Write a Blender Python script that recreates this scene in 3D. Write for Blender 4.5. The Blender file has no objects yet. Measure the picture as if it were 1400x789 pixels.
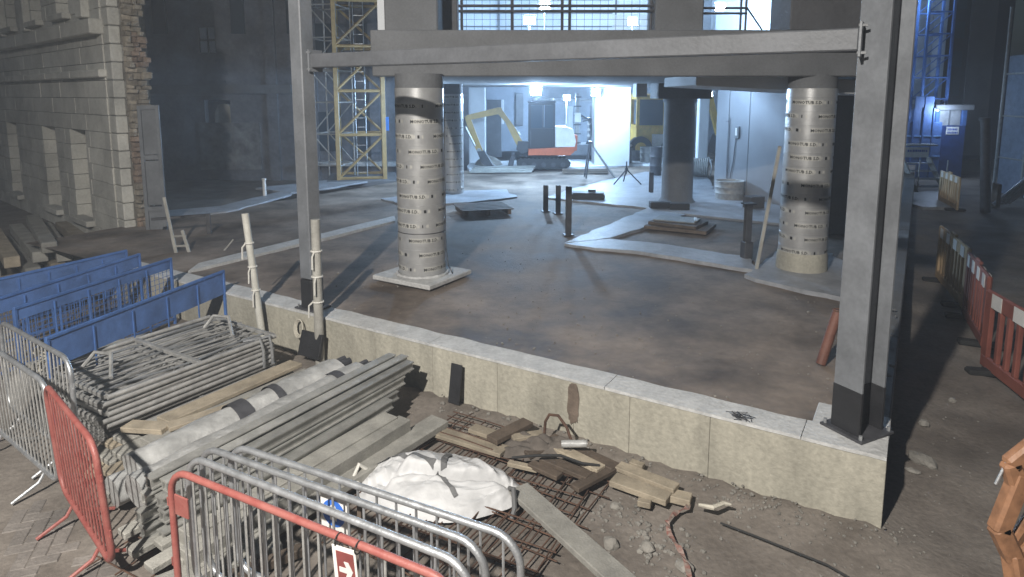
import bpy, math, random
from mathutils import Vector, Matrix, noise
R = math.radians
rnd = random.Random(7)
scene = bpy.context.scene
col = scene.collection

# ------------------------------------------------------------------ camera, sky, light, exposure
PXF, PITCH, YH, H = 900.0, R(8), 130.0, 2.7          # focal length and horizon in photo pixels, camera height over the slab
PYC = YH + PXF * math.tan(PITCH)
cam = bpy.data.cameras.new('camera')
cam_ob = bpy.data.objects.new('camera', cam); col.objects.link(cam_ob)
cam.sensor_width = 36; cam.lens = 36 * PXF / 1400
cam.shift_y = -(394.5 - PYC) / 1400
cam.clip_start = .05; cam.clip_end = 600
cam_ob.location = (0, 0, H); cam_ob.rotation_euler = (R(90) - PITCH, 0, 0)
scene.camera = cam_ob

w = bpy.data.worlds.new('World'); scene.world = w; w.use_nodes = True
nt = w.node_tree; bg = nt.nodes['Background']
sky = nt.nodes.new('ShaderNodeTexSky'); sky.sky_type = 'NISHITA'; sky.sun_disc = False
sky.sun_elevation = R(28); sky.sun_rotation = R(180)
sky.altitude = 100; sky.air_density = 1.6; sky.dust_density = 0; sky.ozone_density = 6
nt.links.new(sky.outputs[0], bg.inputs[0]); bg.inputs[1].default_value = .007

scene.view_settings.view_transform = 'Standard'; scene.view_settings.look = 'None'
scene.view_settings.exposure = 0.0; scene.view_settings.gamma = 1
scene.view_settings.use_curve_mapping = False
scene.cycles.max_bounces = 6; scene.cycles.diffuse_bounces = 4; scene.cycles.use_denoising = True
scene.cycles.sample_clamp_indirect = 4

def lamp(name, loc, power, color, radius=.12, aim=None, size=150, blend=.6):
    l = bpy.data.lights.new(name, 'SPOT' if aim else 'POINT'); l.energy = power; l.color = color
    l.shadow_soft_size = radius
    o = bpy.data.objects.new(name, l); col.objects.link(o); o.location = loc
    if aim:
        l.spot_size = R(size); l.spot_blend = blend
        o.rotation_euler = (Vector(aim) - Vector(loc)).to_track_quat('-Z', 'Y').to_euler()
    return o
# the yard's assumed, unseen floodlight, left of the camera (its shadows diverge from there)
lamp('assumed_floodlight', (-2.9, -1.8, 6.4), 6900, (1, .955, .89), .10, aim=(-1.6, 6.5, -.6), size=128, blend=1.0)

# ------------------------------------------------------------------ pixel -> place helpers
def ray(x, y):
    a = (x - 700) / PXF; b = -(y - PYC) / PXF
    c, s = math.cos(PITCH), math.sin(PITCH)
    return Vector((a, c + b * s, b * c - s))
def g(x, y, z=0.0):                       # the pixel's point on a level at height z
    r = ray(x, y); return Vector((0, 0, H)) + r * ((z - H) / r.z)
def at(x, y, Y):                          # the pixel's point on the upright plane at depth Y
    r = ray(x, y); return Vector((0, 0, H)) + r * (Y / r.y)
C0 = Vector((2.82, 4.6165, 0)); UU = Vector((-.85037, .52618, 0)); VV = Vector((.52618, .85037, 0))
RW = math.atan2(-.52618, .85037)          # the wall's direction
def W(u, v, z=0.0): return C0 + UU * u + VV * v + Vector((0, 0, z))
GZ = -.6

# ------------------------------------------------------------------ mesh builder
BOXF = [(0, 3, 2, 1), (4, 5, 6, 7), (0, 1, 5, 4), (1, 2, 6, 5), (2, 3, 7, 6), (3, 0, 4, 7)]
class MB:
    def __init__(s): s.v = []; s.f = []
    def add(s, vs, fs, M=None):
        n = len(s.v)
        s.v += [tuple(M @ Vector(p)) if M else tuple(p) for p in vs]
        s.f += [tuple(i + n for i in f) for f in fs]; return s
    def box(s, c, d, M=None, rz=0, rx=0, ry=0, b=0):
        X = Matrix.Translation(Vector(c))
        if rz or rx or ry: X = X @ Matrix.Rotation(rz, 4, 'Z') @ Matrix.Rotation(ry, 4, 'Y') @ Matrix.Rotation(rx, 4, 'X')
        if M: X = M @ X
        hx, hy, hz = d[0] / 2, d[1] / 2, d[2] / 2
        if b <= 0:
            return s.add([(-hx, -hy, -hz), (hx, -hy, -hz), (hx, hy, -hz), (-hx, hy, -hz), (-hx, -hy, hz), (hx, -hy, hz), (hx, hy, hz), (-hx, hy, hz)], BOXF, X)
        b = min(b, hx * .9, hy * .9, hz * .9)
        vs = []; idx = {}
        for sx in (-1, 1):
            for sy in (-1, 1):
                for sz in (-1, 1):
                    for ax in range(3):
                        p = [sx * hx, sy * hy, sz * hz]
                        for k in range(3):
                            if k != ax: p[k] -= (sx, sy, sz)[k] * b
                        idx[(sx, sy, sz, ax)] = len(vs); vs.append(tuple(p))
        fs = []
        for ax in range(3):
            o = [k for k in range(3) if k != ax]
            for sg in (-1, 1):
                q = []
                for a, c2 in ((-1, -1), (1, -1), (1, 1), (-1, 1)):
                    k = [0, 0, 0]; k[ax] = sg; k[o[0]] = a; k[o[1]] = c2; q.append(idx[(*k, ax)])
                if (sg > 0) != (ax != 1): q.reverse()
                fs.append(tuple(q))
        for ax in range(3):
            o = [k for k in range(3) if k != ax]
            for a in (-1, 1):
                for c2 in (-1, 1):
                    def key(sg, fx):
                        k = [0, 0, 0]; k[ax] = sg; k[o[0]] = a; k[o[1]] = c2; return idx[(*k, fx)]
                    fs.append((key(-1, o[0]), key(1, o[0]), key(1, o[1]), key(-1, o[1])))
        for sx in (-1, 1):
            for sy in (-1, 1):
                for sz in (-1, 1): fs.append(tuple(idx[(sx, sy, sz, k)] for k in range(3)))
        return s.add(vs, fs, X)
    def cyl(s, p0, p1, r0, r1=None, n=12, cap=True):
        p0, p1 = Vector(p0), Vector(p1); r1 = r0 if r1 is None else r1
        d = (p1 - p0).normalized(); a = d.orthogonal().normalized(); b = d.cross(a)
        vs = []
        for p, r in ((p0, r0), (p1, r1)):
            for i in range(n):
                t = 2 * math.pi * i / n; vs.append(p + (a * math.cos(t) + b * math.sin(t)) * r)
        fs = [(i, (i + 1) % n, n + (i + 1) % n, n + i) for i in range(n)]
        if cap: fs += [tuple(range(n - 1, -1, -1)), tuple(range(n, 2 * n))]
        return s.add(vs, fs)
    def tube(s, pts, r, n=6, closed=False):
        pts = [Vector(p) for p in pts]; m = len(pts); rings = []; prev = None
        for i, p in enumerate(pts):
            if closed: d = pts[(i + 1) % m] - pts[i - 1]
            else: d = pts[min(i + 1, m - 1)] - pts[max(i - 1, 0)]
            d.normalize()
            if prev is None: a = d.orthogonal().normalized()
            else:
                a = prev - d * prev.dot(d)
                a = a.normalized() if a.length > 1e-5 else d.orthogonal().normalized()
            prev = a; b = d.cross(a); rr = r[i] if isinstance(r, (list, tuple)) else r
            rings.append([p + (a * math.cos(2 * math.pi * k / n) + b * math.sin(2 * math.pi * k / n)) * rr for k in range(n)])
        vs = [q for ring in rings for q in ring]; fs = []
        for i in range(m if closed else m - 1):
            j = (i + 1) % m
            fs += [(i * n + k, i * n + (k + 1) % n, j * n + (k + 1) % n, j * n + k) for k in range(n)]
        if not closed: fs += [tuple(range(n - 1, -1, -1)), tuple((m - 1) * n + k for k in range(n))]
        return s.add(vs, fs)
    def prism(s, poly, z0, z1, M=None):   # poly (x, y) counter-clockwise, extruded along z
        n = len(poly)
        vs = [(x, y, z0) for x, y in poly] + [(x, y, z1) for x, y in poly]
        fs = [tuple(range(n - 1, -1, -1)), tuple(range(n, 2 * n))] + [(i, (i + 1) % n, n + (i + 1) % n, n + i) for i in range(n)]
        return s.add(vs, fs, M)
    def lathe(s, prof, n=24, M=None):
        vs = []; fs = []; m = len(prof)
        for r, z in prof:
            for k in range(n):
                t = 2 * math.pi * k / n; vs.append((r * math.cos(t), r * math.sin(t), z))
        for i in range(m - 1):
            fs += [(i * n + k, i * n + (k + 1) % n, (i + 1) * n + (k + 1) % n, (i + 1) * n + k) for k in range(n)]
        return s.add(vs, fs, M)
    def mesh(s, name, smooth=False):
        me = bpy.data.meshes.new(name); me.from_pydata(s.v, [], s.f); me.validate(); me.update()
        if smooth:
            me.polygons.foreach_set('use_smooth', [True] * len(me.polygons))
            try: me.set_sharp_from_angle(angle=R(40))
            except Exception: pass
        return me
    def obj(s, name, mat, parent=None, loc=(0, 0, 0), rz=0, smooth=False):
        me = s.mesh(name, smooth); me.materials.append(mat)
        return put(name, me, parent, loc, rz)
def put(name, me, parent=None, loc=(0, 0, 0), rz=0, scale=None, rot=None):
    o = bpy.data.objects.new(name, me); col.objects.link(o)
    o.location = loc; o.rotation_euler = rot if rot else (0, 0, rz)
    if scale: o.scale = scale
    if parent: o.parent = parent
    return o
def tag(o, label=None, cat=None, group=None, kind=None):
    if label: o['label'] = label
    if cat: o['category'] = cat
    if group: o['group'] = group
    if kind: o['kind'] = kind
    return o
def thing(name, label, cat, loc=(0, 0, 0), rz=0, group=None):
    o = bpy.data.objects.new(name, None); col.objects.link(o)
    o.empty_display_size = .2; o.location = loc; o.rotation_euler = (0, 0, rz)
    return tag(o, label, cat, group)
def dup(root, label=None, group=None, loc=None, rot=None):
    r = root.copy(); col.objects.link(r)
    if loc is not None: r.location = loc
    if rot is not None: r.rotation_euler = rot
    if label: r['label'] = label
    if group: r['group'] = group
    for ch in list(root.children):
        c = ch.copy(); col.objects.link(c); c.parent = r
        for q in ch.children:
            d = q.copy(); col.objects.link(d); d.parent = c
    return r
def arc(c, r, a0, a1, ax, ay, n=6):       # points of an arc in the plane of ax, ay
    c, ax, ay = Vector(c), Vector(ax), Vector(ay)
    return [c + (ax * math.cos(a0 + (a1 - a0) * i / n) + ay * math.sin(a0 + (a1 - a0) * i / n)) * r for i in range(n + 1)]

# ------------------------------------------------------------------ materials (world-position noise)
MATS = {}
def pm(name, c, rough=.75, metal=0.0, var=.22, scale=4.0, c2=None, lo=.35, hi=.65, bump=.25, bscale=45.0, rnd_amt=.12, speck=0.0, streak=None, rvar=.12):
    if name in MATS: return MATS[name]
    m = bpy.data.materials.new(name); m.use_nodes = True; n = m.node_tree; N = n.nodes; Lk = n.links.new
    b = N['Principled BSDF']; b.inputs['Roughness'].default_value = rough; b.inputs['Metallic'].default_value = metal
    geo = N.new('ShaderNodeNewGeometry')
    vec = geo.outputs['Position']
    if streak:
        mp = N.new('ShaderNodeVectorMath'); mp.operation = 'MULTIPLY'; mp.inputs[1].default_value = streak; Lk(vec, mp.inputs[0]); svec = mp.outputs[0]
    else: svec = vec
    t = N.new('ShaderNodeTexNoise'); t.inputs['Scale'].default_value = scale; t.inputs['Detail'].default_value = 8; t.inputs['Roughness'].default_value = .62; Lk(svec, t.inputs['Vector'])
    rp = N.new('ShaderNodeValToRGB'); Lk(t.outputs['Fac'], rp.inputs['Fac'])
    c2 = c2 or tuple(min(1, k * (1 + var)) for k in c); c1 = c if c2 and var == 0 else tuple(k * (1 - var) for k in c)
    rp.color_ramp.elements[0].position = lo; rp.color_ramp.elements[0].color = (*c1, 1)
    rp.color_ramp.elements[1].position = hi; rp.color_ramp.elements[1].color = (*c2, 1)
    out = rp.outputs[0]
    t2 = N.new('ShaderNodeTexNoise'); t2.inputs['Scale'].default_value = bscale; t2.inputs['Detail'].default_value = 4; Lk(vec, t2.inputs['Vector'])
    if speck:
        mx = N.new('ShaderNodeMix'); mx.data_type = 'RGBA'; mx.blend_type = 'OVERLAY'; mx.inputs[0].default_value = speck
        Lk(out, mx.inputs[6]); Lk(t2.outputs['Fac'], mx.inputs[7]); out = mx.outputs[2]
    if rnd_amt:
        oi = N.new('ShaderNodeObjectInfo'); mr = N.new('ShaderNodeMapRange')
        mr.inputs[3].default_value = 1 - rnd_amt; mr.inputs[4].default_value = 1 + rnd_amt; Lk(oi.outputs['Random'], mr.inputs[0])
        hs = N.new('ShaderNodeHueSaturation'); Lk(mr.outputs[0], hs.inputs['Value']); Lk(out, hs.inputs['Color']); out = hs.outputs[0]
    Lk(out, b.inputs['Base Color'])
    rr = N.new('ShaderNodeMapRange'); rr.inputs[3].default_value = max(.05, rough - rvar); rr.inputs[4].default_value = min(1, rough + rvar); Lk(t.outputs['Fac'], rr.inputs[0]); Lk(rr.outputs[0], b.inputs['Roughness'])
    if bump:
        bp = N.new('ShaderNodeBump'); bp.inputs['Strength'].default_value = bump; bp.inputs['Distance'].default_value = .02
        Lk(t2.outputs['Fac'], bp.inputs['Height']); Lk(bp.outputs[0], b.inputs['Normal'])
    MATS[name] = m; return m
def em(name, c, s):
    if name in MATS: return MATS[name]
    m = bpy.data.materials.new(name); m.use_nodes = True; b = m.node_tree.nodes['Principled BSDF']
    b.inputs['Base Color'].default_value = (.8, .8, .8, 1); b.inputs['Emission Color'].default_value = (*c, 1); b.inputs['Emission Strength'].default_value = s
    MATS[name] = m; return m
def glassm():
    m = bpy.data.materials.new('window glass'); m.use_nodes = True; b = m.node_tree.nodes['Principled BSDF']
    b.inputs['Base Color'].default_value = (.05, .07, .09, 1); b.inputs['Roughness'].default_value = .08; MATS['glass'] = m; return m

mud = pm('site mud', (.118, .100, .084), .82, var=0, c2=(.235, .206, .178), scale=1.1, bump=.5, bscale=22, rnd_amt=0, speck=.35, rvar=.2)
slabmud = pm('muddy slab', (.072, .055, .042), .8, var=0, c2=(.275, .222, .178), scale=.8, lo=.36, hi=.66, bump=.3, bscale=14, rnd_amt=0, speck=.25, rvar=.25)
conc = pm('beige concrete', (.36, .34, .28), .85, var=.24, scale=1.3, lo=.3, hi=.72, bump=.4, bscale=26, rnd_amt=.07, speck=.3, streak=(2.2, 2.2, .7))
conctop = pm('pale laitance', (.50, .50, .49), .85, var=.14, scale=5, bump=.5, bscale=25, rnd_amt=.03, speck=.3)
concgrey = pm('grey concrete', (.138, .142, .148), .85, var=.14, scale=2, bump=.2, bscale=30, rnd_amt=.05, speck=.2)
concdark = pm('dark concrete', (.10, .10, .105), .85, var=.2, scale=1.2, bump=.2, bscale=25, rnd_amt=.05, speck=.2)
pad = pm('wet pale screed', (.30, .31, .33), .5, var=.22, scale=2.2, bump=.35, bscale=16, rnd_amt=0, speck=.25)
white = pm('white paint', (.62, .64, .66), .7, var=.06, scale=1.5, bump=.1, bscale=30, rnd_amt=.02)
former = pm('foil column former', (.46, .46, .455), .34, metal=.45, var=.08, scale=6, bump=.06, bscale=60, rnd_amt=.03)
ink = pm('black print', (.012, .012, .012), .7, bump=0, rnd_amt=0)
pale = pm('pale print', (.62, .60, .55), .7, bump=0, rnd_amt=0, var=.05)
steelgrey = pm('grey painted steel', (.155, .163, .175), .5, var=.2, scale=2.2, bump=.12, bscale=30, rnd_amt=.05, speck=.18)
steelblack = pm('black bitumen paint', (.018, .018, .02), .55, bump=.2)
steeldark = pm('dark steel', (.05, .05, .055), .55, var=.3, scale=8, bump=.2)
galv = pm('galvanised steel', (.42, .43, .44), .42, metal=.65, var=.16, scale=14, bump=.12, bscale=70)
galvdull = pm('dull galvanised tube', (.36, .355, .34), .6, metal=.35, var=.2, scale=10, bump=.2, bscale=60)
redp = pm('red painted steel', (.27, .068, .057), .5, var=0, c2=(.33, .115, .096), scale=9, bump=.15, bscale=60, rnd_amt=.05)
bluep = pm('blue painted steel', (.06, .14, .36), .5, var=.18, scale=5, bump=.1, bscale=50, speck=.15)
bluesheet = pm('blue sheet', (.075, .15, .35), .55, var=.22, scale=3, bump=.1, bscale=20, speck=.15, rnd_amt=.05)
stone = pm('ashlar stone', (.56, .545, .49), .88, var=.18, scale=1.1, bump=.35, bscale=24, rnd_amt=.12, speck=.3)
rubble = pm('rubble stone', (.30, .26, .205), .9, var=.3, scale=7, bump=.8, bscale=22, rnd_amt=.30, speck=.3)
brickm = pm('old red brick', (.25, .185, .14), .9, var=.3, scale=7, bump=.6, bscale=25, rnd_amt=.28, speck=.3)
mortar = pm('mortar', (.17, .155, .13), .95, var=.2, scale=8, bump=.7, bscale=20, rnd_amt=0)
timber = pm('weathered timber', (.30, .255, .19), .8, var=.22, scale=5, bump=.3, bscale=60, rnd_amt=.22, speck=.2)
timbergrey = pm('grey timber', (.30, .29, .26), .82, var=.2, scale=5, bump=.3, bscale=60, rnd_amt=.2, speck=.2)
timberdark = pm('dark wet timber', (.10, .075, .055), .75, var=.3, scale=6, bump=.3, bscale=50, rnd_amt=.25, speck=.2)
alu = pm('dusty aluminium', (.38, .375, .35), .5, metal=.45, var=.18, scale=6, bump=.15, bscale=50, rnd_amt=.25, speck=.2)
poly = pm('dusty polythene', (.36, .36, .35), .38, var=.25, scale=6, bump=.6, bscale=14, rnd_amt=.1)
rust = pm('rusty bar', (.085, .045, .028), .85, var=.35, scale=14, bump=.3, rnd_amt=.15)
bagm = pm('white woven bag', (.53, .53, .53), .55, var=.12, scale=5, bump=.3, bscale=16, rnd_amt=0)
strapm = pm('grey webbing', (.13, .13, .13), .8, bump=.2)
paverm = pm('block paver', (.185, .165, .148), .85, var=.3, scale=1.5, bump=.4, bscale=35, rnd_amt=.10, speck=.3)
orangep = pm('orange plastic', (.27, .135, .07), .5, var=.3, scale=9, bump=.2, bscale=20, rnd_amt=.05)
redplas = pm('red barrier plastic', (.22, .07, .05), .5, var=.2, scale=3, bump=.1, bscale=20, rnd_amt=.06)
tanplas = pm('faded barrier plastic', (.42, .30, .17), .55, var=.2, scale=3, bump=.1, bscale=20, rnd_amt=.06)
whiteplas = pm('white reflective plastic', (.72, .70, .66), .4, var=.08, bump=0)
yellow = pm('yellow machine paint', (.62, .40, .07), .45, var=.2, scale=3, bump=.1, bscale=20, rnd_amt=.05, speck=.2)
mastp = pm('mast yellow paint', (.34, .235, .10), .55, var=.2, scale=3, bump=.1, bscale=20, rnd_amt=.08, speck=.2)
orangered = pm('excavator arm paint', (.42, .28, .09), .4, var=.15, scale=3, bump=.05)
cream = pm('excavator white paint', (.66, .64, .60), .4, var=.1, scale=3, bump=.05)
rubber = pm('black rubber', (.02, .02, .02), .8, bump=.2)
ropem = pm('pale rope', (.46, .43, .36), .85, bump=.4, var=.2)
gravelm = pm('broken stone', (.24, .225, .20), .9, var=.2, scale=6, bump=.6, bscale=30, rnd_amt=.25)
glass = glassm()
lens = em('lit lamp lens', (.82, .92, 1.0), 110)
BLUE = (.44, .68, 1.0)

# ------------------------------------------------------------------ setting: ground, slab, strips
def lin(a, b, n): return [a + (b - a) * i / n for i in range(n + 1)]
def gz(x, y):
    z = GZ + .035 * noise.noise((x * .9, y * .9, 0)) + .012 * noise.noise((x * 4, y * 4, 3))
    d = Vector((x, y, 0)) - C0; u = d.dot(UU); v = d.dot(VV)
    if -.05 < u < 8 and v < 0:            # loose soil banked against the wall
        z += .10 * math.exp(-(v / .35) ** 2) * (.4 + .6 * max(0, noise.noise((u * 1.3, 1, 5)) + .3)) - .02
    if u < 0 and v > -1:
        z += -.03 * min(1, -u) + .05 * noise.noise((x * 1.6, y * 1.6, 8))
    if u > 4.2 and v < -3.0: z = GZ - .012
    return z
xs = [-240, -120, -60, -30, -18] + lin(-12, 12, 150) + [18, 30, 60, 120, 240]
ys = [-60, -20, -5] + lin(1.5, 18, 120) + [22, 30, 45, 70, 120, 240, 500]
vs = [(x, y, gz(x, y)) for y in ys for x in xs]; nx = len(xs)
fs = [(j * nx + i, j * nx + i + 1, (j + 1) * nx + i + 1, (j + 1) * nx + i) for j in range(len(ys) - 1) for i in range(nx - 1)]
tag(MB().add(vs, fs).obj('ground', mud, smooth=True), 'bare brown muddy ground of the building site', kind='structure')

def poly_slab(name, mat, pts, top, thick, jag=0.0, seg=.25, seed=1, label=None):
    r = random.Random(seed); out = []
    for a, b in zip(pts, pts[1:] + pts[:1]):
        n = max(1, int((b - a).length / seg)) if jag else 1
        for i in range(n):
            p = a.lerp(b, i / n)
            if jag: p = p + Vector((r.uniform(-jag, jag), r.uniform(-jag, jag), 0))
            out.append((p.x, p.y))
    area = sum(out[i - 1][0] * out[i][1] - out[i][0] * out[i - 1][1] for i in range(len(out)))
    if area < 0: out.reverse()
    import bmesh
    m = MB().prism(out, top - thick, top)
    me = m.mesh(name); bm = bmesh.new(); bm.from_mesh(me); bmesh.ops.triangulate(bm, faces=[f for f in bm.faces if len(f.verts) > 4]); bm.to_mesh(me); bm.free()
    me.materials.append(mat); return tag(put(name, me), label, kind='structure')
# muddy slab of the building, a gently uneven sheet
us, v2 = lin(.02, 14, 110), lin(.02, 14, 110) + [18, 24, 32, 45]
def sz(u, v): return -.03 + .014 * noise.noise((u * .9, v * .9, 2)) + .006 * noise.noise((u * 4, v * 4, 1)) + .012 * math.exp(-((v - .3) / .12) ** 2)
vs = [tuple(W(u, v, sz(u, v))) for v in v2 for u in us]; nx = len(us)
fs = [(j * nx + i, (j + 1) * nx + i, (j + 1) * nx + i + 1, j * nx + i + 1) for j in range(len(v2) - 1) for i in range(nx - 1)]
tag(MB().add(vs, fs).obj('slab_floor', slabmud, smooth=True), 'brown mud covered floor slab of the open building', kind='structure')
G = lambda l, z=0: [g(x, y, z) for x, y in l]
poly_slab('concrete_pad', pad, G([(747, 271), (785, 258), (823, 248), (880, 236), (960, 232), (978, 262), (1075, 284), (1075, 308), (1018, 302), (941, 294), (884, 285)]), .02, .08, .05, .4, 3, 'pale wet concrete pad inside the building')
poly_slab('ground_beam', pad, G([(886, 285.5), (936, 294.5), (832, 327), (770, 334)]), .025, .08, .03, .25, 4, 'pale foundation strip running back to the plain column')
poly_slab('ground_beam', pad, G([(771, 335), (832, 328), (900, 334), (1026, 354), (1034, 371), (880, 346), (800, 339)]), .024, .08, .03, .2, 5, 'pale foundation strip running across to the right foil column')
poly_slab('ground_beam', pad, G([(1016, 378), (1036, 369), (1062, 346), (1135, 348), (1172, 374), (1160, 410), (1098, 398), (1058, 390)]), .028, .08, .05, .22, 6, 'ragged pale concrete around the foot of the right foil column')
poly_slab('ground_beam', conctop, G([(258, 372), (272, 361), (540, 296), (540, 303)]), .02, .06, .015, .3, 7, 'narrow pale kerb line across the slab left of the columns')
poly_slab('ground_beam', pad, G([(205, 291), (300, 282), (400, 259), (400, 266), (310, 290), (215, 300)]), .012, .05, .04, .4, 8, 'pale concrete strip in front of the dark old building')
poly_slab('ground_beam', pad, G([(350, 258), (455, 246), (530, 236), (532, 243), (460, 256), (400, 264)]), .02, .05, .04, .4, 9, 'pale concrete strip at the foot of the lattice mast')
poly_slab('concrete_pad', pad, G([(520, 272), (600, 262), (690, 260), (708, 270), (640, 277), (560, 283)]), .015, .05, .06, .3, 10, 'ragged pale concrete around the rear foil column')
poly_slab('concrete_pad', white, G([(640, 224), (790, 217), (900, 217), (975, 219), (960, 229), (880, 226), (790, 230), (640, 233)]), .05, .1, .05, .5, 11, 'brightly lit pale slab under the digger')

# block paving, bottom left
pav = tag(MB().add([tuple(W(u, v, GZ - .05)) for u, v in ((3.0, -5.6), (8.5, -5.6), (8.5, -3.15), (3.0, -3.15))], [(0, 1, 2, 3)]).obj('pavement', mud), 'dirty block paving beside the red and grey barriers', kind='structure')
pme = MB().box((0, 0, 0), (.196, .096, .06), b=.006).mesh('paver'); pme.materials.append(paverm)
cnt = 0
for i in range(-30, 60):
    for j in range(-30, 60):
        k = (i - j) % 4                         # herringbone
        if k == 0: cx, cy, rz = i * .1 + .1, j * .1 + .05, 0
        elif k == 3: cx, cy, rz = i * .1 + .05, j * .1 + .1, math.pi / 2
        else: continue
        p = Vector((-5.2, 3.8, 0)) + Matrix.Rotation(R(20), 3, 'Z') @ Vector((cx, cy, 0))
        d = p - C0; u, v = d.dot(UU), d.dot(VV)
        if u < 4.05 + (v + 4.3) * .25 or v > -3.22 + .03 * noise.noise((u * 3, 0, 0)) or u > 8.4: continue
        if p.y < 3.7 or p.x < -.80 * p.y - .15: continue
        if noise.noise((p.x * 1.1, p.y * 1.1, 4)) > .32 or cnt >= 300: continue
        cnt += 1
        put('paver', pme, pav, (p.x, p.y, GZ - .035 + rnd.uniform(-.003, .005)), rot=(rnd.uniform(-.02, .02), rnd.uniform(-.02, .02), rz + R(20)))

# ------------------------------------------------------------------ front upstand wall, posts, beam
LX = lambda u: -u                          # local x of the wall frame (x right along the wall, y into the building)
wall = thing('retaining_wall', 'long beige concrete upstand wall along the front of the slab', 'wall', W(0, 0, 0), RW)
edges = [0, 1.32, 2.05, 2.62, 3.5, 4.35, 5.2, 5.95, 6.9, 7.9, 9.0, 11.0]
for a, b in zip(edges, edges[1:]):
    m = MB(); m.box((-(a + b) / 2, .15, -.42), (b - a - .0025, .29 + rnd.uniform(0, .003), .78), b=.004); m.obj('wall_panel', conc, wall)
for a, b in zip([0, .6, 2.3, 4.4, 6.15, 7.2], [.6, 2.3, 4.4, 6.15, 7.2, 11.0]):
    n = max(3, int((b - a) / .12)); vs = []
    for i in range(n + 1):
        u = a + .003 + (b - a - .006) * i / n
        o1 = -.004 + .008 * noise.noise((u * 5, 0, 0)); o2 = .31 + .03 * noise.noise((u * 3, 2, 0))
        t = .004 * noise.noise((u * 2, 5, 0))
        vs += [(-u, o1, -.028), (-u, o1, .0 + t), (-u, o2, .002 + t), (-u, o2, -.05)]
    fs = [(i * 4 + k, i * 4 + (k + 1) % 4, i * 4 + 4 + (k + 1) % 4, i * 4 + 4 + k) for i in range(n) for k in range(4)] + [(3, 2, 1, 0), (n * 4, n * 4 + 1, n * 4 + 2, n * 4 + 3)]
    MB().add(vs, fs).obj('wall_capping', conctop, wall)
# corner block and the side wall going back
MB().box((-.28, .52, -.025), (.56, .42, .05), b=.008).obj('corner_slab', conctop, wall)
for a, b in ((.3, 3.0), (3.01, 6.0), (6.01, 10), (10.01, 20)):
    MB().box((-.14, (a + b) / 2, -.42), (.27, b - a, .80), b=.012).obj('side_panel', concgrey, wall)
m = MB()
for i in range(34):
    v = 1.0 + i * .11 + rnd.uniform(-.04, .04); q = rnd.uniform(.02, .06)
    m.box((-.14 + rnd.uniform(-.2, .12), v, .0 + rnd.uniform(0, .02)), (q, q * rnd.uniform(.6, 1.2), rnd.uniform(.01, .03)), rz=rnd.uniform(0, 3), rx=rnd.uniform(-.3, .3), b=.004)
tag(m.obj('broken_edge', concgrey, wall), kind='stuff')
stn = pm('damp rust stain', (.17, .13, .10), .7, var=.3, scale=8)
so = []
for i in range(48):
    t = 2 * math.pi * i / 48; q = 1 + .22 * noise.noise((math.cos(t) * 3, math.sin(t) * 3, 4)); ct, st_ = math.cos(t), math.sin(t); so.append((-2.62 + .06 * q * math.copysign(abs(ct) ** .6, ct), -.0065, -.24 + .20 * q * math.copysign(abs(st_) ** .6, st_)))
MB().add(so, [tuple(range(48))]).obj('damp_stain', stn, wall)

def hsec(w_, d_, t, z0, z1):
    m = MB(); zc, h = (z0 + z1) / 2, z1 - z0
    m.box((0, -d_ / 2 + t / 2, zc), (w_, t, h), b=.003); m.box((0, d_ / 2 - t / 2, zc), (w_, t, h), b=.003); m.box((0, 0, zc), (t * .8, d_ - 2 * t - .001, h)); return m
# right corner post (H section)
p = thing('steel_post', 'tall grey H-section steel post standing on the outer corner of the wall', 'post', W(.235, .36, 0), math.atan2(-.44, -.89) + math.pi / 2)
hsec(.25, .29, .022, .38, 7).obj('shaft', steelgrey, p)
hsec(.256, .296, .028, .022, .38).obj('black_foot', steelblack, p)
MB().box((0, 0, .012), (.38, .40, .022), b=.004).obj('base_plate', steeldark, p)
for sx in (-1, 1):
    for sy in (-1, 1): MB().cyl((sx * .16, sy * .17, .02), (sx * .16, sy * .17, .06), .014, n=6).obj('bolt', galv, p)
# left post (box section)
p = thing('steel_post', 'grey box-section steel post rising from the wall behind the taped sticks', 'post', W(6.42, .17, 0), RW)
MB().box((0, 0, 3.7), (.2, .2, 6.6), b=.012).obj('shaft', steelgrey, p)
MB().box((0, 0, .2), (.206, .206, .38), b=.012).obj('black_foot', steelblack, p)
MB().box((0, 0, .012), (.36, .29, .022), b=.004).obj('base_plate', steeldark, p)
for sx in (-1, 1): MB().prism([(sx * .103, .022), (sx * .17, .022), (sx * .103, .2)][::1 if sx > 0 else -1], -.01, .01, Matrix.Rotation(R(90), 4, 'X')).obj('gusset', steelblack, p)
for sx in (-1, 1): MB().cyl((sx * .15, -.1, .02), (sx * .15, -.1, .055), .012, n=6).obj('bolt', galv, p)
# steel beam between the posts
bmz = 3.11
p = thing('steel_beam', 'slim grey steel beam spanning between the two steel posts', 'beam', W(3.34, .25, bmz), RW)
MB().box((0, 0, 0), (5.87, .16, .165), b=.01).obj('box_section', pm('beam grey darkened for flood', (.115, .12, .13), .55, var=.22, scale=2, bump=.12, bscale=30, speck=.2), p)  # the posts' grey made darker here to offset the close floodlight
for x in (-2.945, 2.945): MB().box((x, 0, 0), (.02, .22, .26), b=.003).obj('end_plate', steelgrey, p)
for x in (-2.96, 2.96):
    for z in (-.1, .1): MB().cyl((x - .03, -.09, z), (x + .03, -.09, z), .012, n=6).obj('bolt', galv, p)

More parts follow.
